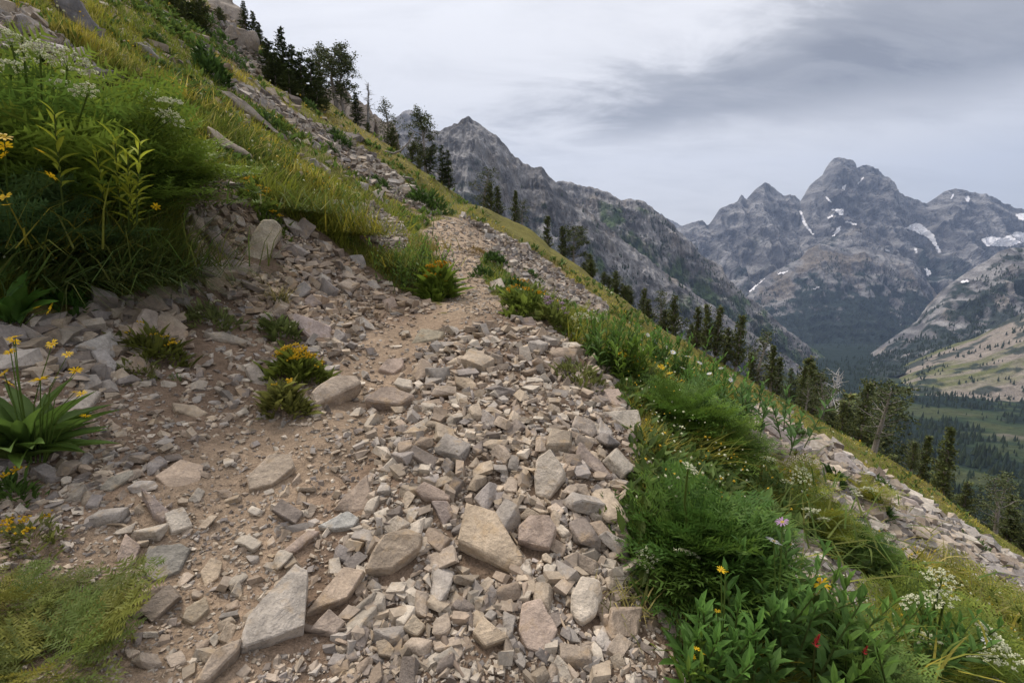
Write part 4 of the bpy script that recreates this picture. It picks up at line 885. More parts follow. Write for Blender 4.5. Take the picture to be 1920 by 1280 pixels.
def m_blades(r, H, n, c0, c1, lean=(.1, 1.2), w=.012, spread=.12, bias=None):
    mb = MB(); az = r.random(n) * 6.283 if bias is None else r.normal(bias, .9, n); h = H * r.uniform(.5, 1.1, n); ln = r.uniform(*lean, n)
    M = rotz(az) @ rotx(-ln) * np.stack([np.full(n, w) * r.uniform(.6, 1.3, n), h, h], -1)[:, None, :]
    T = np.stack([r.normal(0, spread, n), r.normal(0, spread, n), np.zeros(n)], -1); k = r.random((n, 1)) ** 1.5; c = (A3(c0) * (1 - k) + A3(c1) * k) * r.uniform(.7, 1.25, (n, 1))
    mb.inst(BL_V, BL_F, M, T, c); return mb.mesh('blades')
# lanceolate leaf with folded midrib and drooping tip
def leaf_template(n=6, droop=.28, fold=.16, peak=.45):
    V, Fc = [], []
    for i in range(n + 1):
        t = i / n; w_ = (math.sin(math.pi * t ** (math.log(.5) / math.log(peak))) ** .85) * .5 if 0 < t < 1 else (.05 if t == 0 else .004)
        z = .1 * t - droop * t * t; V += [(-w_, t, z + fold * w_), (0, t, z), (w_, t, z + fold * w_)]
    for i in range(n):
        a = i * 3; Fc += [(a, a+1, a+4), (a, a+4, a+3), (a+1, a+2, a+5), (a+1, a+5, a+4)]
    return np.array(V), np.array(Fc)
LEAF = leaf_template(); LEAF_S = leaf_template(3, .22)
def leaf_mesh(c, midc=None):
    C = np.tile(A3(c), (len(LEAF[0]), 1)); C[1::3] = A3(midc) if midc is not None else A3(c) * 1.25
    me = new_mesh('leaf', LEAF[0], LEAF[1], C, True); me.materials.append(M_LEAF); return me
def flower_mesh(name, petal, centre, n=11, r=None, cup=.15, pw=.2):
    mb = MB(); r = r or np.random.default_rng(3)
    for i in range(n):
        a = 6.283 * i / n + r.normal(0, .08); l_ = r.uniform(.85, 1.05); Mx = rotz(np.array([a]))[0]
        P = np.array([(-.05, .2, 0), (.05, .2, 0), (-pw * .55, .6 * l_, cup), (pw * .55, .6 * l_, cup), (-pw * .3, l_, cup * .8), (pw * .3, l_, cup * .8)]) @ Mx.T
        mb.add(P, [(0, 1, 3), (0, 3, 2), (2, 3, 5), (2, 5, 4)], A3(petal) * r.uniform(.85, 1.1))
    ring = [(.28 * math.cos(6.283 * i / 8), .28 * math.sin(6.283 * i / 8), .03) for i in range(8)] + [(0, 0, .16)]
    mb.add(ring, [(i, (i+1) % 8, 8) for i in range(8)], centre)
    me = mb.mesh(name); me.materials.append(M_PETAL); return me
FL_Y = flower_mesh('flower_head', (.72, .47, .015), (.55, .30, .02)); FL_Y2 = flower_mesh('flower_head', (.66, .42, .015), (.5, .3, .02), 7, pw=.34)
FL_W = flower_mesh('flower_head', (.78, .78, .80), (.72, .5, .05), 18, pw=.16, cup=.05); FL_P = flower_mesh('flower_head', (.52, .30, .52), (.6, .45, .1), 16, pw=.15, cup=.1)
FL_R = None
def umbel_mesh(seed, c=(.76, .76, .54), rays=18, stem=(.10, .14, .03), k=15, dot=1.0):
    """unit umbel: rays from the origin to a dome of umbellets, radius ~1"""
    r = np.random.default_rng(seed); mb = MB()
    for i in range(rays):
        a = i * 2.4; q = math.sqrt((i + .5) / rays); e = np.array([q * math.cos(a), q * math.sin(a), .75 - .32 * q * q]) * r.uniform(.93, 1.06)
        side = np.array([-math.sin(a), math.cos(a), 0]) * .014; mb.add([-side, side, e + side * .6, e - side * .6], [(0, 1, 2), (0, 2, 3)], stem)
        o = r.normal(0, 1, (k, 3)) * [.085, .085, .04]; s_ = r.uniform(.045, .075, k) * dot
        mb.inst(OCT_V, OCT_F, rand_rot(k, r) * s_[:, None, None], e + o, A3(c) * r.uniform(.75, 1.15, (k, 1)))
    me = mb.mesh('umbel'); me.materials.append(M_PETAL); return me
UMB = [umbel_mesh(i) for i in range(3)]; UMB_G = [umbel_mesh(10 + i, (.30, .33, .07), 20, (.17, .21, .045), 7, .55) for i in range(2)]
def part(name, me, parent, mat=None, loc=(0, 0, 0), rot=(0, 0, 0), s=1.0, kind=None, label=None):
    o = obj(name, me, mat, parent, loc); o.rotation_euler = rot; o.scale = (s, s, s) if isinstance(s, (int, float)) else s
    if kind: o['kind'] = kind
    if label: o['label'] = label
    return o
def stem_mesh(P, r0, c, n=5):
    mb = MB(); P = np.array(P, float); tube(mb, P, np.linspace(r0, r0 * .55, len(P)), A3(c), n); me = mb.mesh('stem', True); me.materials.append(M_LEAF); return me
def pxm(px, g): return px / FPX * depth(g)
GRN, DGRN, BGRN, YGRN = (.10, .155, .03), (.06, .105, .024), (.15, .22, .03), (.34, .37, .04)
def add_umbels(t, r, g, heads, green=False, c=(.13, .18, .04), fwd=0.0):
    """heads: (px, py, radius px) of umbels of the plant standing at g, at the depth of the plant"""
    for (px, py, rad) in heads:
        p = Vector(at(px, py, g.y - fwd * r.uniform(.7, 1.1)).ravel()) - g; rm = pxm(rad, p + g)
        q = p * .55 + Vector((r.normal(0, .03), r.normal(0, .03), p.length * .08))
        st = part('stem', stem_mesh([(p.x * .05, p.y * .05, 0), q, p - Vector((0, 0, rm * .1))], .006 + rm * .02, c), t)
        part('umbel', (UMB_G if green else UMB)[r.integers(2)], st, None, p - Vector((0, 0, rm * .35)), (r.normal(0, .35), r.normal(-.1, .35), r.uniform(0, 6)), rm * .95)
def add_flowers(t, r, g, heads, me=None, c=(.12, .18, .035), stems=True, fwd=0.0):
    for (px, py, rad) in heads:
        p = Vector(at(px, py, g.y - fwd - r.uniform(0, .1) * min(g.y, 3) * .3).ravel()) - g; rm = pxm(rad, p + g)
        st = t
        if stems: st = part('stem', stem_mesh([(p.x * .25, p.y * .25, 0), p * .6 + Vector((0, 0, p.z * .1)), p], max(.0028, rm * .09), c, 4), t)
        part('flower_head', me or FL_Y, st, None, p, (r.normal(.25, .4), r.normal(0, .4), r.uniform(0, 6)), rm)
def P_feather(px, py, hpx, n, label, c0=DGRN, c1=GRN, umb=(), spread=(.15, 1.35), yel=(), green_umb=(), wide=1.0, cat='plant', group=None):
    g = gp1(px, py); r = np.random.default_rng(int(px * 3 + py)); H = pxm(hpx, g)
    t = thing('ferny_plant', g, label, cat, group); part('foliage', m_feather(r, H, n, c0, c1, spread, wide, depth(g) < 2.0), t, M_LEAF, kind='stuff')
    add_umbels(t, r, g, umb, fwd=.5 * H); add_umbels(t, r, g, green_umb, True, fwd=.45 * H); add_flowers(t, r, g, yel, FL_Y2, fwd=.7 * H); return t
def P_leafy(px, py, hpx, nst, label, c=GRN, boost=(2.0, 1.7, 1.3), yel=(), white=(), L_=.10, wd=.3, nl=14, spread=.10, name='leafy_plant', purple=(), lean=.25, topc=None):
    g = gp1(px, py); r = np.random.default_rng(int(px * 5 + py)); H = pxm(hpx, g); t = thing(name, g, label, 'plant'); c = A3(c) * boost
    for i in range(nst):
        h = H * r.uniform(.65, 1.05); b = np.array([r.normal(0, spread), r.normal(0, spread), 0]); d = np.array([r.normal(.1, lean), r.normal(-.1, lean), 1.0]) * h
        P = [b, b + d * .5 + [0, 0, .04 * h], b + d]; mb = MB(); tube(mb, P, [.0045, .0035, .002], A3((.085, .12, .03)), 4)
        ts = np.linspace(.12, 1, nl); pos = np.array([np.array([np.interp(q, (0, .5, 1), [p[k] for p in P]) for k in range(3)]) for q in ts])
        az = np.arange(nl) * 2.4 + r.uniform(0, 6); el = R(35) + ts ** 2 * R(35) + r.normal(0, .15, nl); s = L_ * (1 - .45 * ts) * r.uniform(.8, 1.2, nl)
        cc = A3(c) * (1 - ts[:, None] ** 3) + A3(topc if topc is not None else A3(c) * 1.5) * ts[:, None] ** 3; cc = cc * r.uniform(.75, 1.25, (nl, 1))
        mb.inst(LEAF_S[0], LEAF_S[1], dirs(az, el) * np.stack([s * wd, s, s], -1)[:, None, :], pos, cc)
        part('leafy_stem', mb.mesh('leafy_stem'), t, M_LEAF)
    add_flowers(t, r, g, yel); add_flowers(t, r, g, white, FL_W); add_flowers(t, r, g, purple, FL_P); return t
def P_rosette(px, py, Lpx, n, label, c=(.05, .11, .018), yel=(), el=(.5, 1.35), wd=.2):
    g = gp1(px, py); r = np.random.default_rng(int(px + py)); Lm = pxm(Lpx, g); t = thing('broadleaf_plant', g, label, 'plant'); ms3 = [leaf_mesh(A3(c) * [1.7, 1.5, 1.2] * k) for k in (.8, 1.0, 1.25)]
    for i in range(n):
        az = r.uniform(0, 6.283); e = r.uniform(*el); s = Lm * r.uniform(.65, 1.1); o = part('leaf', ms3[r.integers(3)], t, None, (r.normal(0, .06) * Lm, r.normal(0, .06) * Lm, .01 + r.random() * .1 * Lm))
        o.rotation_euler = (Matrix.Rotation(az, 3, 'Z') @ Matrix.Rotation(e, 3, 'X') @ Matrix.Rotation(r.normal(0, .25), 3, 'Y')).to_euler(); o.scale = (s * wd * 1.5, s, s)
    add_flowers(t, r, g, yel); return t
def P_sprig(px, py, tops, label, Lpx=52, c=YGRN, fwd=.62):
    """upright shoots with big bright leaves, each leaf a part"""
    g = gp1(px, py); r = np.random.default_rng(int(px * 2 + py)); t = thing('bright_leafy_shoot', g, label, 'plant'); ms3 = [leaf_mesh(A3(c) * k) for k in (.45, .85, 1.15)]
    for (tx, ty) in tops:
        p = Vector(at(tx, ty, g.y - fwd).ravel()) - g; Lm = pxm(Lpx, g); b = Vector((p.x * .55, p.y * .55, 0)); part('stem', stem_mesh([b, b * .4 + p * .6 + Vector((0, 0, .03)), p], .006, (.10, .14, .03)), t)
        for i in range(15):
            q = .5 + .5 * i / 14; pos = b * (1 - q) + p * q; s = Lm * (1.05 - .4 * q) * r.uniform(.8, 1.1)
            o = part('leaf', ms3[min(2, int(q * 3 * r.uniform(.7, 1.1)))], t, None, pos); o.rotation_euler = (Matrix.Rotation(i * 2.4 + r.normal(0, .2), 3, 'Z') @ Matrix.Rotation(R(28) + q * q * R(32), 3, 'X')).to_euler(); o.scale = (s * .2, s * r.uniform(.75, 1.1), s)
    return t
def P_tussock(px, py, hpx, n, label, c0=GRN, c1=OLIVE, w=.012, lean=(.1, 1.2), spread=.14, bias=None, yel=()):
    g = gp1(px, py); r = np.random.default_rng(int(px * 9 + py)); H = pxm(hpx, g); t = thing('grass_tussock', g, label, 'grass')
    part('blades', m_blades(r, H, n, c0, c1, lean, w, spread, bias), t, M_GRASS, kind='stuff'); add_flowers(t, r, g, yel, FL_Y2); return t
def P_cushion(px, py, wpx, hpx, label, c=(.07, .10, .02), flower=None, nf=14, c1=None, blade=.35, dens=900, group=None):
    c = A3(c) * [1.45, 1.4, 1.2]
    """low dome of small leaves with blossom clusters on top"""
    g = gp1(px, py); r = np.random.default_rng(int(px * 11 + py)); W = pxm(wpx, g) * .5; H = pxm(hpx, g); t = thing('cushion_plant', g, label, 'plant', group)
    th = r.random(dens) * 6.283; rad = np.sqrt(r.random(dens)) * (1 + .28 * np.sin(2 * th + px) + .2 * np.sin(5 * th + py)) * r.uniform(.85, 1.12, dens); stray = r.random(dens) < .08; zt = np.sqrt(np.clip(1 - rad ** 2, 0, 1)) * (.75 + .3 * np.sin(th * 3 + px)) * r.uniform(.55, 1.05, dens)
    P = np.stack([rad * np.cos(th) * W, rad * np.sin(th) * W * .8, zt * H * .8], -1); gz = hz(g.x + P[:, 0], g.y + P[:, 1]) - g.z; P[:, 2] += gz - .01
    s = np.maximum(H * blade, .012) * r.uniform(.5, 1.3, dens) * np.where(stray, 2.0, 1.0); M = rotz(th - 1.57 + r.normal(0, .8, dens)) @ rotx(r.uniform(.2, 1.3, dens)) * np.stack([s * .35, s, s], -1)[:, None, :]
    k = r.random((dens, 1)); mb = MB(); mb.inst(LEAF_V, LEAF_F, M, P, (A3(c) * (1 - k) + A3(c1 if c1 is not None else A3(c) * 1.5) * k) * r.uniform(.7, 1.2, (dens, 1)))
    part('foliage', mb.mesh('foliage'), t, M_LEAF, kind='stuff')
    if flower is not None:
        cl = MB(); kk = 12; cl.inst(OCT_V, OCT_F, rand_rot(kk, r) * .3, r.normal(0, .55, (kk, 3)) * [1, 1, .35], A3(flower) * r.uniform(.7, 1.15, (kk, 1))); cm = cl.mesh('blossom_cluster'); cm.materials.append(M_PETAL)
        for i in range(nf):
            a, q = r.random() * 6.283, math.sqrt(r.random()) * .9; x, y = q * math.cos(a) * W, q * math.sin(a) * W * .8; zz_ = float(hz(g.x + x, g.y + y)) - g.z + H * (.25 + .85 * math.sqrt(1 - q * q)) * r.uniform(.9, 1.2)
            part('blossom_cluster', cm, t, None, (x, y, zz_), (0, 0, r.uniform(0, 6)), max(.016, H * .16) * r.uniform(.6, 1.1), kind='stuff')
    return t
YF, CRM = (.62, .40, .015), (.62, .62, .36)
# --- left bank
P_feather(90, 420, 300, 110, 'tall dark ferny plant with white flower heads at the left edge', (.042, .09, .022), (.085, .14, .03), umb=[(20,75,34),(75,100,30),(125,118,40),(20,130,30),(120,165,26),(165,172,24)], green_umb=[(40,65,40)])
P_feather(215, 390, 240, 110, 'dark ferny plant with white flower heads beside the bright shoots', (.042, .09, .022), (.085, .14, .03), umb=[(135,165,22),(180,195,22),(285,178,20),(320,195,24),(320,222,22),(300,212,16)], green_umb=[(165,168,28)])
P_feather(30, 500, 200, 90, 'blue-green ferny plant at the left edge with yellow blossoms', (.03, .07, .035), (.045, .09, .04), yel=[(8,258,14),(10,275,14),(8,292,13),(10,370,15),(12,385,12),(95,330,12),(75,284,12)])
P_feather(345, 335, 90, 36, 'white flowering plant leaning over the top of the debris gully', (.06, .10, .02), (.10, .13, .025), umb=[(345,268,20),(372,285,18),(355,300,14)], green_umb=[(365,278,24)])
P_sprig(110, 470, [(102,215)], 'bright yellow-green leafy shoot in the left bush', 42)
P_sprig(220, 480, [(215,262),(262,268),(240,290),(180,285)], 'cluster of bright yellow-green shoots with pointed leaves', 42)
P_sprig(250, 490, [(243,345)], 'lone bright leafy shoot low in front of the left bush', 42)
P_tussock(150, 520, 150, 900, 'dark overhanging grass on the left bank', DGRN, (.12, .13, .03), .010, (.3, 1.5), .30, -1.6, yel=[(35,418,13),(95,430,12),(130,398,12),(155,408,12),(292,388,9)])
P_tussock(270, 500, 140, 1000, 'long drooping grass overhanging the dirt bank', GRN, (.16, .15, .035), .009, (.3, 1.6), .28, -1.7)
P_tussock(60, 470, 160, 700, 'tangled tall grass beneath the left ferny plants', DGRN, OLIVE, .010, (.1, 1.2), .3)
P_cushion(130, 578, 60, 50, 'small bright green herb under the overhanging grass', (.04, .09, .015), dens=260)
P_rosette(25, 610, 95, 26, 'broad-leaved green plant at the left edge below the bush', (.035, .085, .016), yel=[(8,585,10),(95,580,14),(70,577,8)])
P_rosette(55, 865, 150, 60, 'big broad-leaved plant with yellow daisies at the left edge', (.05, .095, .022), wd=.125, yel=[(75,712,17),(15,718,12),(98,645,12),(20,660,11),(28,632,12),(127,665,10),(142,695,12),(140,735,9),(153,738,10),(106,708,7),(160,780,9),(25,640,12),(8,700,12)], el=(.2, 1.25))
P_feather(100, 1270, 200, 40, 'sprawling yellow-green ferny plant at the bottom left corner', (.055, .095, .03), (.095, .105, .03), spread=(.5, 1.5))
P_feather(35, 1150, 120, 20, 'yellow-green ferny plant above the bottom left corner', (.055, .095, .03), (.095, .105, .03), spread=(.5, 1.5))
P_feather(150, 1160, 120, 14, 'ferny plant with a stem trailing over the stones at lower left', (.055, .095, .03), (.095, .105, .03), spread=(.8, 1.55))
P_cushion(60, 1015, 110, 40, 'straggly plant with yellow blossoms on the lower left edge', (.09, .10, .03), YF, 8, dens=300)
P_cushion(30, 940, 60, 60, 'tiny weed with one yellow blossom at the lower left edge', (.05, .09, .02), YF, 2, dens=120)
# --- between the stones
P_cushion(560, 712, 95, 55, 'yellow flower cushion beside the large tan slab', (.075, .095, .018), YF, 26)
P_cushion(535, 772, 62, 60, 'brownish herb in front of the yellow flower cushion', (.10, .105, .03), YF, 2, dens=600)
P_cushion(290, 668, 85, 52, 'olive herb with yellow blossoms in front of the tall pale block', (.075, .085, .02), YF, 7, dens=600)
P_cushion(262, 700, 70, 28, 'flat weed on the dirt below the olive herb', (.09, .10, .03), dens=260)
P_cushion(402, 608, 82, 34, 'grey-green mat plant above the long thin slab', (.11, .13, .05), CRM, 5, dens=520)
P_cushion(525, 630, 75, 38, 'green mat plant left of the mottled block', (.075, .095, .03), CRM, 3, dens=520)
P_tussock(522, 568, 50, 160, 'small dry grass tuft at the foot of the debris heap', (.09, .10, .03), STRAW, .007, (.1, 1.0), .05)
P_cushion(492, 398, 70, 40, 'yellow flower cushion above the pillar-like block', (.07, .10, .02), YF, 16, dens=500)
P_cushion(330, 712, 22, 16, 'tiny green sprout in the dirt hollow', (.05, .10, .02), dens=60)
P_cushion(1085, 712, 110, 34, 'low weed mat in the rubble near the right flowers', (.085, .095, .03), dens=420)
P_leafy(775, 545, 95, 60, 'bushy green plant on the left border of the path', (.055, .105, .022), L_=.09, nl=12, spread=.22)
P_cushion(822, 562, 55, 62, 'orange-yellow flowering clump at the edge of the path', (.085, .125, .02), (.66, .36, .01), 14)
P_tussock(735, 500, 60, 400, 'grassy patch behind the bushy plant by the path', GRN, OLIVE, .012, (.1, 1.1), .3)
P_tussock(650, 440, 80, 700, 'bright tall grass clump above the debris heap', (.10, .135, .02), OLIVE, .014, (.1, 1.1), .32)
P_tussock(560, 400, 70, 600, 'yellowish grass clump uphill of the debris heap', GRN, (.17, .16, .03), .014, (.1, 1.1), .32)
P_tussock(780, 470, 45, 300, 'reddish brown grass at the bend of the path', (.16, .10, .035), OLIVE, .014, (.1, 1.0), .3)
for i, (x, y, w_, h_, lab) in enumerate([(905,520,44,26,'low round bush on the near right border of the path'), (930,497,42,28,'low round bush uphill on the right border of the path'), (1001,523,38,18,'flat juniper mat on the scree right of the path'), (965,540,46,24,'spiky green herb by the pale stone'), (905,480,60,16,'brown heathy strip along the right of the path'), (800,395,70,44,'dark green bush where the far path disappears'), (715,350,36,20,'small dark bush left of the upper scree strip'), (640,272,44,26,'round dark shrub at the head of the scree strip'), (622,285,30,18,'smaller shrub below the round dark shrub'), (1565,915,52,44,'dark round cushion bush on the right-hand scree'), (1650,972,46,40,'dark round bush below the light grey slab'), (400,150,60,60,'dark shrub at the top of the long low slab')]):
    P_cushion(x, y, w_, h_, lab, (.035, .065, .016) if i != 4 else (.12, .085, .03), dens=700, blade=.22)
# --- right border of the path
P_cushion(985, 590, 90, 50, 'grassy clump with orange blossoms right of the path', (.09, .12, .025), (.64, .38, .02), 10)
P_cushion(1040, 612, 60, 44, 'pinkish flowering herb right of the path', (.09, .11, .03), (.40, .28, .34), 10, dens=500)
P_feather(1090, 625, 62, 40, 'cream flowered plant at the edge of the right scree', (.08, .12, .025), (.12, .15, .03), umb=[(1070,600,15),(1090,594,17),(1110,600,15),(1082,612,12),(1100,614,12)])
P_leafy(1135, 690, 105, 26, 'dark leafy plant left of the yellow groundsel', (.04, .085, .02), L_=.11)
P_leafy(1175, 715, 80, 22, 'yellow groundsel in flower above the ferny plants', (.06, .11, .02), yel=[(1165,657,9),(1178,655,9),(1170,668,9),(1185,668,9),(1192,678,8),(1200,672,7),(1160,662,7),(1240,688,8),(1256,700,7)], L_=.12)
P_leafy(1225, 695, 80, 34, 'tall leafy plant with small white blossoms behind the groundsel', (.04, .09, .022), white=[(1180,620,5),(1200,612,5),(1215,628,5),(1230,640,5),(1250,650,5),(1262,664,5)], L_=.11, spread=.2)
P_leafy(1340, 800, 88, 46, 'bluish green leafy plant above the right-hand scree', (.045, .095, .035), white=[(1300,690,5),(1330,700,5),(1352,690,5),(1370,712,5)], L_=.13, spread=.25)
P_leafy(1295, 745, 72, 40, 'leafy plant dotted with white between groundsel and scree', (.045, .10, .025), white=[(1262,660,6),(1290,668,6),(1312,680,6),(1280,690,6)], L_=.11, spread=.22)
P_feather(1270, 800, 110, 110, 'dark green ferny plant behind the flat grey slab', (.035, .085, .02), (.06, .12, .025), spread=(.2, 1.5))
P_feather(1330, 850, 110, 80, 'ferny plant right of the flat grey slab', (.04, .09, .02), (.065, .12, .025), spread=(.2, 1.5))
P_tussock(1275, 850, 80, 420, 'long yellowish grass over the flat grey slab', (.10, .13, .02), OLIVE, .008, (.4, 1.5), .12, -1.2)
P_feather(1300, 1060, 180, 170, 'large dark ferny bush with white flower heads beside the rubble', (.028, .075, .02), (.05, .105, .025), umb=[(1290,877,18),(1210,1042,22),(1287,1043,24)], spread=(.15, 1.45))
P_feather(1375, 1040, 125, 60, 'dark ferny bush to the right of the large one', (.03, .075, .02), (.055, .105, .025), spread=(.2, 1.45), umb=[(1385,1000,12)])
P_tussock(1290, 1110, 70, 260, 'grass fringe at the foot of the large ferny bush', (.08, .12, .02), OLIVE, .007, (.3, 1.4), .16)
P_tussock(1425, 940, 85, 420, 'tall grass right of the large ferny bush', GRN, (.17, .17, .035), .011, (.2, 1.3), .35)
P_feather(1490, 925, 80, 30, 'cream flowered plant above the tall grass at right', (.09, .13, .025), (.13, .16, .03), umb=[(1440,862,14),(1500,890,22),(1475,905,14)], green_umb=[(1510,880,34)])
P_feather(1530, 1010, 95, 44, 'white flowered plant among tall grass at right', (.06, .11, .025), (.12, .15, .03), umb=[(1530,965,18),(1520,958,14),(1545,975,12)])
P_feather(1600, 1040, 75, 44, 'dark ferny plant in front of the right-hand scree', (.03, .08, .022), (.06, .11, .025))
P_feather(1625, 945, 60, 24, 'cream flowered plant beside the light grey slab', (.10, .14, .03), (.14, .16, .03), umb=[(1600,925,14),(1630,920,14),(1590,945,14),(1640,950,10)])
P_tussock(1720, 1095, 60, 320, 'straw coloured grass on the lower right slope', (.13, .14, .03), STRAW, .012, (.2, 1.2), .4)
P_tussock(1520, 1210, 90, 260, 'dense grass in the lower right corner area', GRN, OLIVE, .009, (.2, 1.3), .35)
P_tussock(1850, 1230, 90, 600, 'yellow-green grass at the lower right edge', (.11, .14, .02), OLIVE, .011, (.2, 1.3), .4)
P_tussock(1195, 880, 45, 90, 'small grass tuft growing out of the right rubble edge', (.10, .13, .02), STRAW, .006, (.2, 1.3), .06)
P_tussock(1165, 1120, 55, 90, 'dry grass tuft below the large ferny bush on the rubble edge', (.12, .13, .03), STRAW, .006, (.2, 1.3), .06)
P_cushion(1150, 985, 60, 30, 'small weed in the rubble left of the large ferny bush', (.075, .095, .025), dens=160)
P_cushion(1180, 745, 50, 30, 'small weed by the brown slab on the rubble edge', (.075, .10, .025), dens=180)
# --- bottom right corner, close to the camera
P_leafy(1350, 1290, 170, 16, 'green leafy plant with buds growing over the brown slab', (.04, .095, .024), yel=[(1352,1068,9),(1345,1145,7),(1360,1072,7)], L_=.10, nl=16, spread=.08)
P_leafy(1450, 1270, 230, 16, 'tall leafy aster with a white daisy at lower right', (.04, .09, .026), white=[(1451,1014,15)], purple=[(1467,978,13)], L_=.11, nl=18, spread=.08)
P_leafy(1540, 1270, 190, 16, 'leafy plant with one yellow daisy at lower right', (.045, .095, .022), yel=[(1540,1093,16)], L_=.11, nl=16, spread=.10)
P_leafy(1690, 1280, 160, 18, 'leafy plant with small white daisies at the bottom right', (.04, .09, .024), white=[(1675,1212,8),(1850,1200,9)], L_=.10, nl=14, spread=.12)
P_leafy(1320, 1310, 110, 6, 'yellow daisy at the bottom beside the brown slab', (.06, .11, .02), yel=[(1306,1216,9),(1300,1230,7),(1318,1225,7)], L_=.07, nl=9, spread=.04)
P_feather(1600, 1310, 150, 70, 'blue-green ferny plant at the bottom right', (.035, .08, .03), (.06, .11, .035), spread=(.3, 1.5))
P_feather(1760, 1260, 170, 60, 'white umbel plant in the lower right corner', (.06, .11, .022), (.10, .14, .03), umb=[(1765,1085,26),(1720,1130,24),(1770,1125,28),(1730,1200,30),(1690,1190,22),(1850,1190,30),(1880,1230,30),(1850,1240,26)], spread=(.3, 1.4))
P_feather(1880, 1200, 150, 30, 'plant with spent green umbels at the right edge', (.08, .12, .025), (.12, .15, .03), green_umb=[(1860,1100,52),(1905,1130,45),(1820,1120,38)], spread=(.3, 1.4))
def bract_mesh():
    r = np.random.default_rng(5); mb = MB(); n = 26; z = r.random(n); M = dirs(r.random(n) * 6.28, R(35) + z * R(45)) * np.stack([np.full(n, .16), np.full(n, .5), np.full(n, .5)], -1)[:, None, :]
    mb.inst(LEAF_V, LEAF_F, M, np.stack([0 * z, 0 * z, z], -1), A3([.45, .04, .045]) * r.uniform(.7, 1.2, (n, 1))); me = mb.mesh('flower_head'); me.materials.append(M_PETAL); return me
BR = bract_mesh()
for hx, hy, bx, by, lab in [(1528, 1212, 1520, 1300, 'red paintbrush flower at bottom right, the larger of two'), (1620, 1226, 1610, 1300, 'red paintbrush flower nearer the right, the smaller of two')]:
    g = gp1(bx, by); t = thing('red_flower', g, lab, 'flower'); p = Vector(at(hx, hy, g.y - .25).ravel()) - g
    part('stem', stem_mesh([(0, 0, 0), p * .5 + Vector((0, 0, .02)), p], .004, (.09, .11, .03)), t); part('flower_head', BR, t, None, p, (.1, .1, 0), .032 if 'larger' in lab else .024)

# ------------------------------------------------------------------ trees
def m_spruce(r, n_lev=26, width=.17, droop=.35, ragged=.25, bare=.06):
    """unit-height conifer: trunk and crown"""
    tr = MB(); P = [(0, 0, -.04), (r.normal(0, .004), r.normal(0, .004), .3), (r.normal(0, .006), r.normal(0, .006), .7), (0, 0, 1)]; tube(tr, P, [.022, .017, .008, .001], A3([.17, .135, .11]), 6)
    cr_ = MB()
    lean_side = r.uniform(0, 6.28)
    for i in range(n_lev):
        z = bare + (1 - bare) * (i / n_lev) ** .95; wl = width * (1 - z) ** .8 * (1 if z > .15 else .75 + z) + .012
        for j in range(r.integers(5, 9)):
            a = r.uniform(0, 6.283); ln = wl * r.uniform(1 - ragged * 1.6, 1 + ragged) * (1 + .2 * math.cos(a - lean_side)); dz = -droop * ln * r.uniform(.2, 1.0)
            if ln < .01: continue
            m = max(4, int(ln / .010)); q = (np.arange(m) + .5) / m; q = .12 + .88 * q; base = np.stack([np.cos(a) * ln * q, np.sin(a) * ln * q, z + dz * q + .25 * ln * q * q], -1)
            k = 2
            T = np.repeat(base, k, 0) + r.normal(0, .006, (m * k, 3)); s = r.uniform(.02, .036, m * k); M = dirs(np.full(m * k, a - 1.57) + r.normal(0, .9, m * k), r.normal(.15, .5, m * k)) * np.stack([s * .8, s, s], -1)[:, None, :]
            c = A3([.068, .090, .030]) * r.uniform(.5, 1.5, (m * k, 1)) + (r.random((m * k, 1)) < .15) * A3([.03, .026, .004])
            cr_.inst(LEAF_V[:6], np.array([(0, 2, 1), (1, 2, 4), (1, 4, 3), (3, 4, 5)]), M, T, c)
    return tr.mesh('trunk', True), cr_.mesh('crown')
def m_pine(r, nb=26, width=.26, bare=.18, dead=0.0):
    """whitebark pine: forked, tufts of needles at limb ends"""
    tr = MB(); cr_ = MB(); top = np.array([r.normal(0, .05), r.normal(0, .05), .97]); mid = np.array([r.normal(0, .03), r.normal(0, .03), .5])
    tube(tr, [(0, 0, -.04), mid * .5, mid, (mid + top) * .5, top], [.03, .024, .018, .011, .003], A3([.22, .19, .165]), 6); bark = A3([.21, .185, .165])
    for i in range(nb):
        z = bare + (1 - bare) * (i + .5) / nb; a = i * 2.4 + r.normal(0, .5); c0 = np.array([np.interp(z, (0, .5, .97), (0, mid[0], top[0])), np.interp(z, (0, .5, .97), (0, mid[1], top[1])), z])
        ln = width * (1.05 - abs(z - .5) ** 1.5 * 1.7) * r.uniform(.5, 1.15); e = c0 + np.array([math.cos(a) * ln, math.sin(a) * ln, ln * r.uniform(.1, .75)]); m_ = (c0 + e) / 2 - [0, 0, ln * .08]
        tube(tr, [c0, m_, e], [.008, .006, .003], bark, 4)
        for k in range(r.integers(4, 7)):
            q = r.uniform(.4, 1.05); cc = c0 + (e - c0) * q + r.normal(0, .028, 3); n = int(34 * (1 - dead)); sp = r.normal(0, .026, (n, 3)) * [1, 1, .75]
            if n == 0: continue
            s = r.uniform(.016, .03, n); M = rand_rot(n, r) * np.stack([s * .8, s, s], -1)[:, None, :]
            col_ = A3([.066, .082, .030]) * r.uniform(.5, 1.6, (n, 1)) + (r.random((n, 1)) < .2) * A3([.035, .025, .005])
            cr_.inst(LEAF_V[:6], np.array([(0, 2, 1), (1, 2, 4), (1, 4, 3), (3, 4, 5)]), M, cc + sp, col_)
    return tr.mesh('trunk', True), (cr_.mesh('crown') if cr_.n else None)
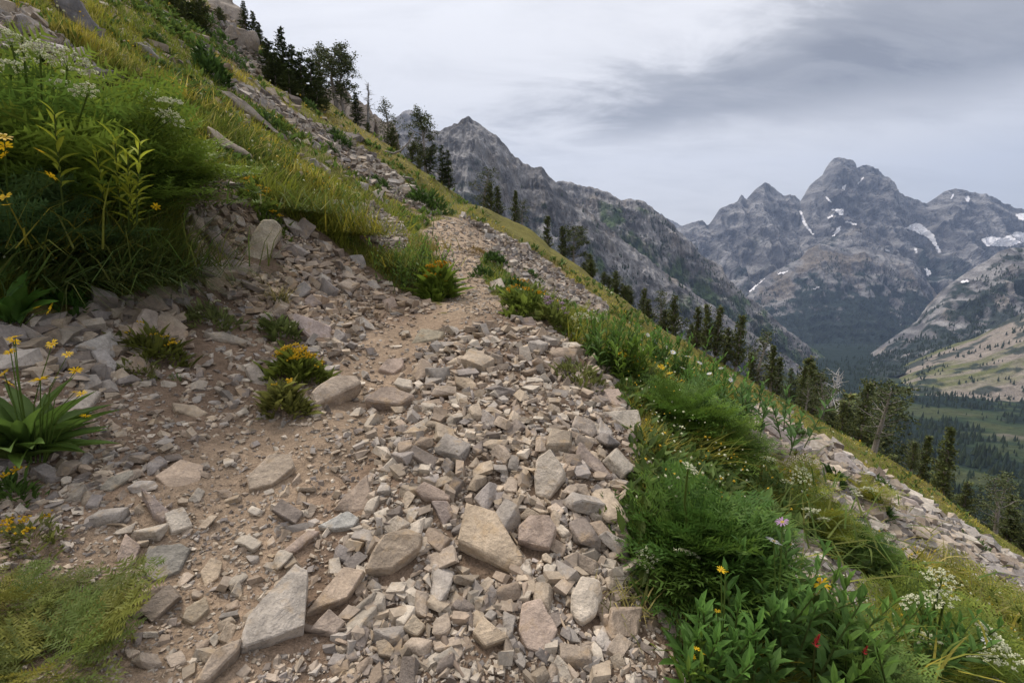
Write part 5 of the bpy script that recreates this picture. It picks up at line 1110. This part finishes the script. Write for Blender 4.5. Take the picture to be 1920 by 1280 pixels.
def m_snag(r, pale=.4, nb=30):
    tr = MB(); top = np.array([r.normal(0, .04), r.normal(0, .04), 1.0]); b = A3([pale, pale * .94, pale * .9]); tube(tr, [(0, 0, -.04), top * .5 + [.01, 0, 0], top], [.024, .014, .003], b, 6)
    for i in range(nb):
        z = .25 + .73 * i / nb; a = r.uniform(0, 6.28); ln = .2 * (1.1 - z) * r.uniform(.5, 1.2); c0 = top * z; e = c0 + np.array([math.cos(a) * ln, math.sin(a) * ln, ln * r.uniform(-.1, .8)]); tube(tr, [c0, e], [.006, .0015], b, 4)
        for k in range(3):
            q = c0 + (e - c0) * r.uniform(.4, .9); tube(tr, [q, q + r.normal(0, .035, 3) + [0, 0, .02]], [.003, .001], b, 3)
    return tr.mesh('trunk', True), None
def m_column(r, width=.17, n_lev=24, bare=.05, skew=.25):
    """dense upswept pine with a blunt top and ragged gaps"""
    tr = MB(); cr_ = MB(); bend = r.normal(0, .03, 2); tube(tr, [(0, 0, -.04), (bend[0] * .5, bend[1] * .5, .4), (bend[0], bend[1], .95)], [.028, .02, .004], A3([.19, .155, .13]), 6)
    gap = r.uniform(0, 6.28, 5)
    for i in range(n_lev):
        z = bare + (.93 - bare) * i / n_lev; prof = min(1, (z - bare + .1) * 5) * (1 - z) ** .72 * (1 + .25 * math.sin(9 * z + gap[0]))
        for j in range(r.integers(5, 8)):
            a = r.uniform(0, 6.283); ln = width * prof * r.uniform(.45, 1.15) * (1 + skew * math.cos(a - gap[1])) + .012
            c0 = np.array([bend[0] * z, bend[1] * z, z]); e = c0 + np.array([math.cos(a) * ln, math.sin(a) * ln, ln * r.uniform(.1, .75)])
            if j < 2: tube(tr, [c0, e], [.006, .002], A3([.17, .14, .12]), 3)
            n = max(12, int(190 * ln)); q = .08 + .97 * r.random(n); T = c0 + (e - c0) * q[:, None] + r.normal(0, .011, (n, 3)); s_ = r.uniform(.02, .04, n)
            M = dirs(np.full(n, a - 1.57) + r.normal(0, .8, n), r.normal(.7, .5, n)) * np.stack([s_ * .85, s_, s_], -1)[:, None, :]
            tone_ = r.uniform(.6, 1.3); c = A3([.095, .115, .034]) * tone_ * r.uniform(.6, 1.4, (n, 1)) + (r.random((n, 1)) < .12) * A3([.06, .035, .01])
            cr_.inst(LEAF_V[:6], np.array([(0, 2, 1), (1, 2, 4), (1, 4, 3), (3, 4, 5)]), M, T, c)
    return tr.mesh('trunk', True), cr_.mesh('crown')
TREES = {}
for i in range(5): TREES['col%d' % i] = m_column(np.random.default_rng(560 + i), (.15, .18, .21, .25, .3)[i], bare=(.08, .05, .1, .02, .02)[i])
for i in range(3): TREES['spruce%d' % i] = m_spruce(np.random.default_rng(500 + i), width=(.19, .24, .29)[i], ragged=(.25, .3, .4)[i])
for i in range(4): TREES['pine%d' % i] = m_pine(np.random.default_rng(520 + i), width=(.24, .3, .36, .26)[i], nb=(28, 26, 30, 34)[i], bare=(.12, .2, .25, .05)[i])
for i in range(2): TREES['thin%d' % i] = m_pine(np.random.default_rng(540 + i), width=.22, nb=22, bare=.15, dead=.6)
TREES['snag'] = m_snag(np.random.default_rng(550), .26); TREES['whitesnag'] = m_snag(np.random.default_rng(551), .5, 44)
for k, (a, b) in TREES.items():
    a.materials.append(M_BARK)
    if b: b.materials.append(M_NEEDLE)
def tree(px, py, D, kind, label, group=None, wide=1.0, lean=(0, 0), name=None):
    p = at(px, py, D).ravel(); z0 = float(hz(p[0], p[1])); H = float(np.clip(p[2] - z0, .8, 13)); r = np.random.default_rng(int(px * 17 + py))
    nm = name or {'s': 'spruce_tree', 'c': 'pine_tree', 'p': 'pine_tree', 't': 'sparse_pine_tree', 'w': 'dead_tree'}[kind[0]] if kind != 'snag' else 'dead_tree'
    t = thing(nm, (p[0], p[1], z0), label, 'tree', group); t.rotation_euler = (lean[0], lean[1], r.uniform(0, 6.28)); wide *= (1.35 if kind[0] == 's' and px < 700 else .92 if kind[0] == 'c' else 1.0); t.scale = (H * wide, H * wide, H)
    a, b = TREES[kind]; obj('trunk', a, None, t)
    if b: obj('crown', b, None, t)
    return t
TL = [
 (526,50,26,'spruce0','tallest spruce of the upper left skyline clump',.9), (500,72,25,'spruce2','broad spruce at the left of the skyline clump',1.2), (545,84,26,'spruce1','spruce right behind the tallest one of the clump',1.1), (512,98,24,'spruce2','low dark spruce in front of the skyline clump',1.3), (562,98,25,'spruce1','spruce at the right front of the skyline clump',1.2), (580,108,26,'spruce2','last spruce on the right of the skyline clump',1.2), (540,128,23,'spruce2','small spruce at the foot of the skyline clump',1.3), (592,150,24,'spruce1','young spruce below the spreading skyline pine',1.2),
 (625,90,36,'pine2','spreading round pine standing out on the left skyline',1.3), (596,94,37,'pine0','pine just left of the spreading round pine',1.0), (640,110,36,'pine1','low pine on the right of the spreading round pine',1.0),
 (456,2,42,'spruce0','thin spruce tip at the top of the skyline',.9), (472,20,42,'spruce0','second thin spruce below the skyline top',.9), (484,42,40,'spruce1','bushy spruce above the skyline clump',1.1),
 (300,-40,20,'spruce2','dark conifer at the top edge left of the crag',1.4), (335,-30,21,'spruce2','dark conifer at the top edge in the middle of the clump',1.4), (372,-10,22,'col4','dark bushy conifer right under the crag',1.4), (410,12,27,'col4','dark bushy pine on the crag',1.4), (345,40,20,'col4','low dark conifer in front of the top edge clump',1.5),
 (686,155,38,'snag','bare dead tree on the left skyline',1.1), (722,192,36,'thin0','sparse pine right of the bare dead tree',1.3), (665,172,38,'spruce0','small spruce left of the bare dead tree',1.1), (735,236,33,'col4','bushy pine beneath the sparse skyline pine',1.4), (690,228,34,'col4','low dark bush pine under the bare dead tree',1.5), (612,188,27,'col4','dark bush pine below the spreading round pine',1.4),
 (795,204,29,'pine0','leaning pine in front of the left mountain peak',1.0), (770,262,28,'col4','bushy pine beneath the leaning pine',1.5), (802,268,29,'spruce1','small spruce below the leaning pine',1.2), (828,272,30,'spruce1','left one of the dark spruce pair beside the mountain',1.2), (840,281,30,'spruce1','right one of the dark spruce pair beside the mountain',1.2), (785,292,27,'col4','low bush pine in front of the leaning pine',1.5),
 (905,320,36,'thin1','half bare brownish pine above the end of the path',1.5), (920,340,35,'col3','dense pine right of the half bare one',1.2), (934,345,36,'col1','slim conifer right of the dense pine',1.2), (966,352,37,'col0','lone conifer between path end and mountain',1.1), (980,378,37,'thin0','sparse conifer next to the lone one',1.1),
 (1026,400,38,'col1','left one of three pines above the right grass edge',1.1), (1056,420,38,'col1','middle one of three pines above the right grass edge',1.2), (1077,428,38,'pine2','right one of three pines above the right grass edge',1.2),
 (1155,505,38,'col4','first low pine on the descending grass edge',1.3), (1178,532,37,'col4','second low pine on the descending grass edge',1.3), (1208,536,40,'col2','third conifer on the descending grass edge',1.1), (1240,548,40,'thin0','brownish fourth conifer on the descending grass edge',1.2), (1268,548,38,'col3','fifth conifer left of the tall group',1.1),
 (1312,570,30,'col1','left spire of the tall conifer group at right',1.1), (1331,564,29,'col2','second spire of the tall conifer group at right',1.0), (1349,568,29,'col2','third spire of the tall conifer group at right',1.0), (1388,583,29,'col2','rightmost spire of the tall conifer group',1.0), (1365,610,30,'col4','bushy pine filling the tall conifer group',1.2), (1298,604,33,'col4','bushy pine left of the tall conifer group',1.3),
 (1432,630,42,'thin1','reddish sparse pine past the tall group',1.3), (1415,655,42,'col2','small conifer left of the reddish sparse pine',1.1), (1461,664,42,'col0','conifer right of the reddish sparse pine',1.2), (1524,660,42,'col1','tall dense pine beside the white dead tree',1.1), (1506,694,43,'col4','shorter pine at the left of the tall dense pine',1.1),
 (1561,694,48,'whitesnag','white bleached dead tree on the right slope',1.2), (1606,702,50,'col2','dark pine right of the white dead tree',1.2), (1655,724,47,'pine0','crooked brown pine on the right slope',1.1), (1634,762,45,'thin0','sparse pine under the crooked brown pine',1.2), (1588,745,44,'col3','young green conifer below the white dead tree',1.2), (1560,760,42,'col4','bushy pine below the tall dense pine',1.4), (1545,735,43,'thin1','thin pine under the white dead tree',1.2),
]
for px_, py_, D_, k_, lab_, wd_ in TL: tree(px_, py_, D_, k_, lab_, 'conifers along the slope edge', wd_, (R(6), R(8)) if 'leaning' in lab_ else (0, 0))
for i in range(22):
    r = np.random.default_rng(900 + i); up_ = i < 15
    q = area_samples([(120,0),(420,20),(600,210),(760,330),(800,380),(640,350),(420,240),(200,120)] if up_ else [(1150,610),(1420,720),(1560,850),(1900,1060),(1880,1120),(1500,900)], 1, r)[0]
    P_cushion(q[0], q[1], r.uniform(26, 60), r.uniform(14, 30), 'small dark shrub in the grass of the upper left slope' if up_ else 'small dark shrub in the grass of the right slope', (.04, .07, .018), None, dens=420, blade=.25, group='shrubs on the upper left slope' if up_ else 'shrubs on the right slope')
r = np.random.default_rng(77); kinds = ['col0', 'col1', 'col2', 'col3', 'spruce1', 'thin1', 'col1']
for i in range(48):
    px_ = 1420 + 580 * r.random() ** .75; D_ = r.uniform(26, 46); u_, _v = uv(px_, 900); x_ = float(u_) * D_; z_ = float(hz(x_, D_)); H_ = r.uniform(2.8, 5.6) * (1.3 if r.random() < .25 else 1) * (.7 if D_ < 31 else 1)
    top_ = to_px(x_, D_, z_ + H_); tree(float(top_[0]), float(top_[1]), D_, kinds[r.integers(7)], 'conifer in the mixed thicket on the lower right slope', 'conifers of the lower right thicket', r.uniform(.9, 1.35))
for i in range(16):
    px_ = r.uniform(1090, 1310); D_ = r.uniform(33, 40); py_ = np.interp(px_, [1090, 1180, 1310], [478, 540, 610]) + r.normal(0, 7)
    tree(px_, py_, D_, ['col4', 'col3'][i % 2], 'low conifer crowding the grass edge between the pines and the tall group', 'low conifers on the grass edge', 1.5)

NUM = ['first', 'second', 'third', 'fourth', 'fifth', 'sixth', 'seventh', 'eighth', 'ninth', 'tenth', 'eleventh', 'twelfth', 'thirteenth', 'fourteenth', 'fifteenth', 'sixteenth', 'seventeenth', 'eighteenth', 'nineteenth', 'twentieth']
NUM += ['twenty-' + n_ for n_ in NUM[:9]] + ['thirtieth'] + ['thirty-' + n_ for n_ in NUM[:9]] + ['fortieth'] + ['forty-' + n_ for n_ in NUM[:9]]
for grp_, txt in (('conifers of the lower right thicket', '%s conifer from the left in the lower right thicket'), ('low conifers on the grass edge', '%s low conifer from the left along the grass edge before the tall group'), ('shrubs on the upper left slope', '%s small dark shrub from the left in the upper left grass'), ('shrubs on the right slope', '%s small dark shrub from the left in the right slope grass')):
    L_o = [o for o in sc.objects if o.get('group') == grp_]; L_o.sort(key=lambda o: to_px(*o.location)[0])
    for k_, o in enumerate(L_o): o['label'] = txt % NUM[k_]
# twigs lying on the rubble, and a bent trunk
for i, (a_, b_, c_, lab) in enumerate([((700,1218),(745,1240),(790,1236),'pale dry twig at the bottom of the rubble'), ((925,960),(950,995),(976,1030),'thin dry twig lying along the large slanting slab'), ((565,1180),(600,1192),(650,1185),'dark crooked root beside the biggest slab'), ((830,1195),(845,1240),(870,1275),'brown root sticking out at the bottom centre'), ((1125,1080),(1150,1072),(1185,1062),'grey stick at the right margin of the rubble'), ((200,985),(230,990),(280,1010),'thin grey twig above the lower left ferny plants'), ((225,640),(240,665),(262,670),'pale twig beside the grey jagged rock'), ((145,600),(175,640),(215,665),'bent dry stalk left of the jagged rock'), ((1045,1150),(1060,1185),(1072,1240),'thin stalk right of the half buried slab'), ((860,1005),(820,1060),(800,1100),'straw stalk in the dark hollow of the rubble')]):
    Q = [gp1(*q) for q in (a_, b_, c_)]; dd_ = pxm(3.0 if i not in (2, 3) else 7.0, Q[0]); mb = MB()
    tube(mb, [q + Vector((0, 0, dd_ * .6 + (.012 if j == 1 else .004))) - Q[0] for j, q in enumerate(Q)], [dd_, dd_ * .8, dd_ * .4], A3([.33, .25, .17]) if i not in (2, 3) else A3([.16, .12, .09]), 5)
    tag(obj('twig', mb.mesh('twig', True), M_BARK, None, Q[0]), lab, 'twig')
g0 = gp1(728, 290); mb = MB(); tube(mb, [Vector(at(px_, py_, g0.y).ravel()) - g0 + Vector((0, 0, .05)) for px_, py_ in ((722,286),(738,290),(752,284),(766,270),(776,250))], [.055, .05, .045, .035, .02], A3([.25, .22, .19]), 7)
tag(obj('bent_trunk', mb.mesh('bent_trunk', True), M_BARK, None, g0), 'pale bent trunk sweeping up from the grass beside the leaning pine', 'trunk')

# crags on the upper left skyline
for P, lab in [([(395,-30),(440,-20),(452,30),(420,60),(375,50),(360,10)], 'tan crag at the top of the left skyline'), ([(430,45),(475,60),(485,100),(450,105),(420,80)], 'broken rocks under the tan crag'), ([(600,165),(640,160),(660,180),(655,215),(620,215),(598,190)], 'brown cliff band under the spreading round pine'), ([(655,190),(690,200),(705,245),(670,250),(650,225)], 'cliff step beneath the bare dead tree'), ([(700,215),(740,235),(752,268),(715,262)], 'rock step under the sparse skyline pine'), ([(590,180),(605,168),(618,185),(612,200)], 'yellowish boulder by the cliff band')]:
    slab(P, lab, .9, .7, .9, (.30, .25, .205), None, 'crag', .03, M_CRAG, cat='crag', sub=4, noise=.15)

# ------------------------------------------------------------------ air
hm, ht, hb_, hl = new_mat('haze_air'); ht.nodes.remove(hb_)
pv = N(ht, 'ShaderNodeVolumePrincipled', inp={'Density': 5.0e-5, 'Color': (.50, .66, 1.0, 1), 'Anisotropy': .2}); hl(pv.outputs[0], ht.nodes['Material Output'].inputs['Volume'])
hm.cycles.homogeneous_volume = True
x0, x1, y0, y1, z0, z1 = -9000, 9000, -2800, 9200, -740, 1900
hv = [(x, y, z) for z in (z0, z1) for y in (y0, y1) for x in (x0, x1)]
haze = obj('haze', new_mesh('haze', hv, [[0, 2, 3, 1], [4, 5, 7, 6], [0, 1, 5, 4], [2, 6, 7, 3], [0, 4, 6, 2], [1, 3, 7, 5]]), hm); tag(haze, 'thin blue air over the valley', 'haze', kind='stuff')
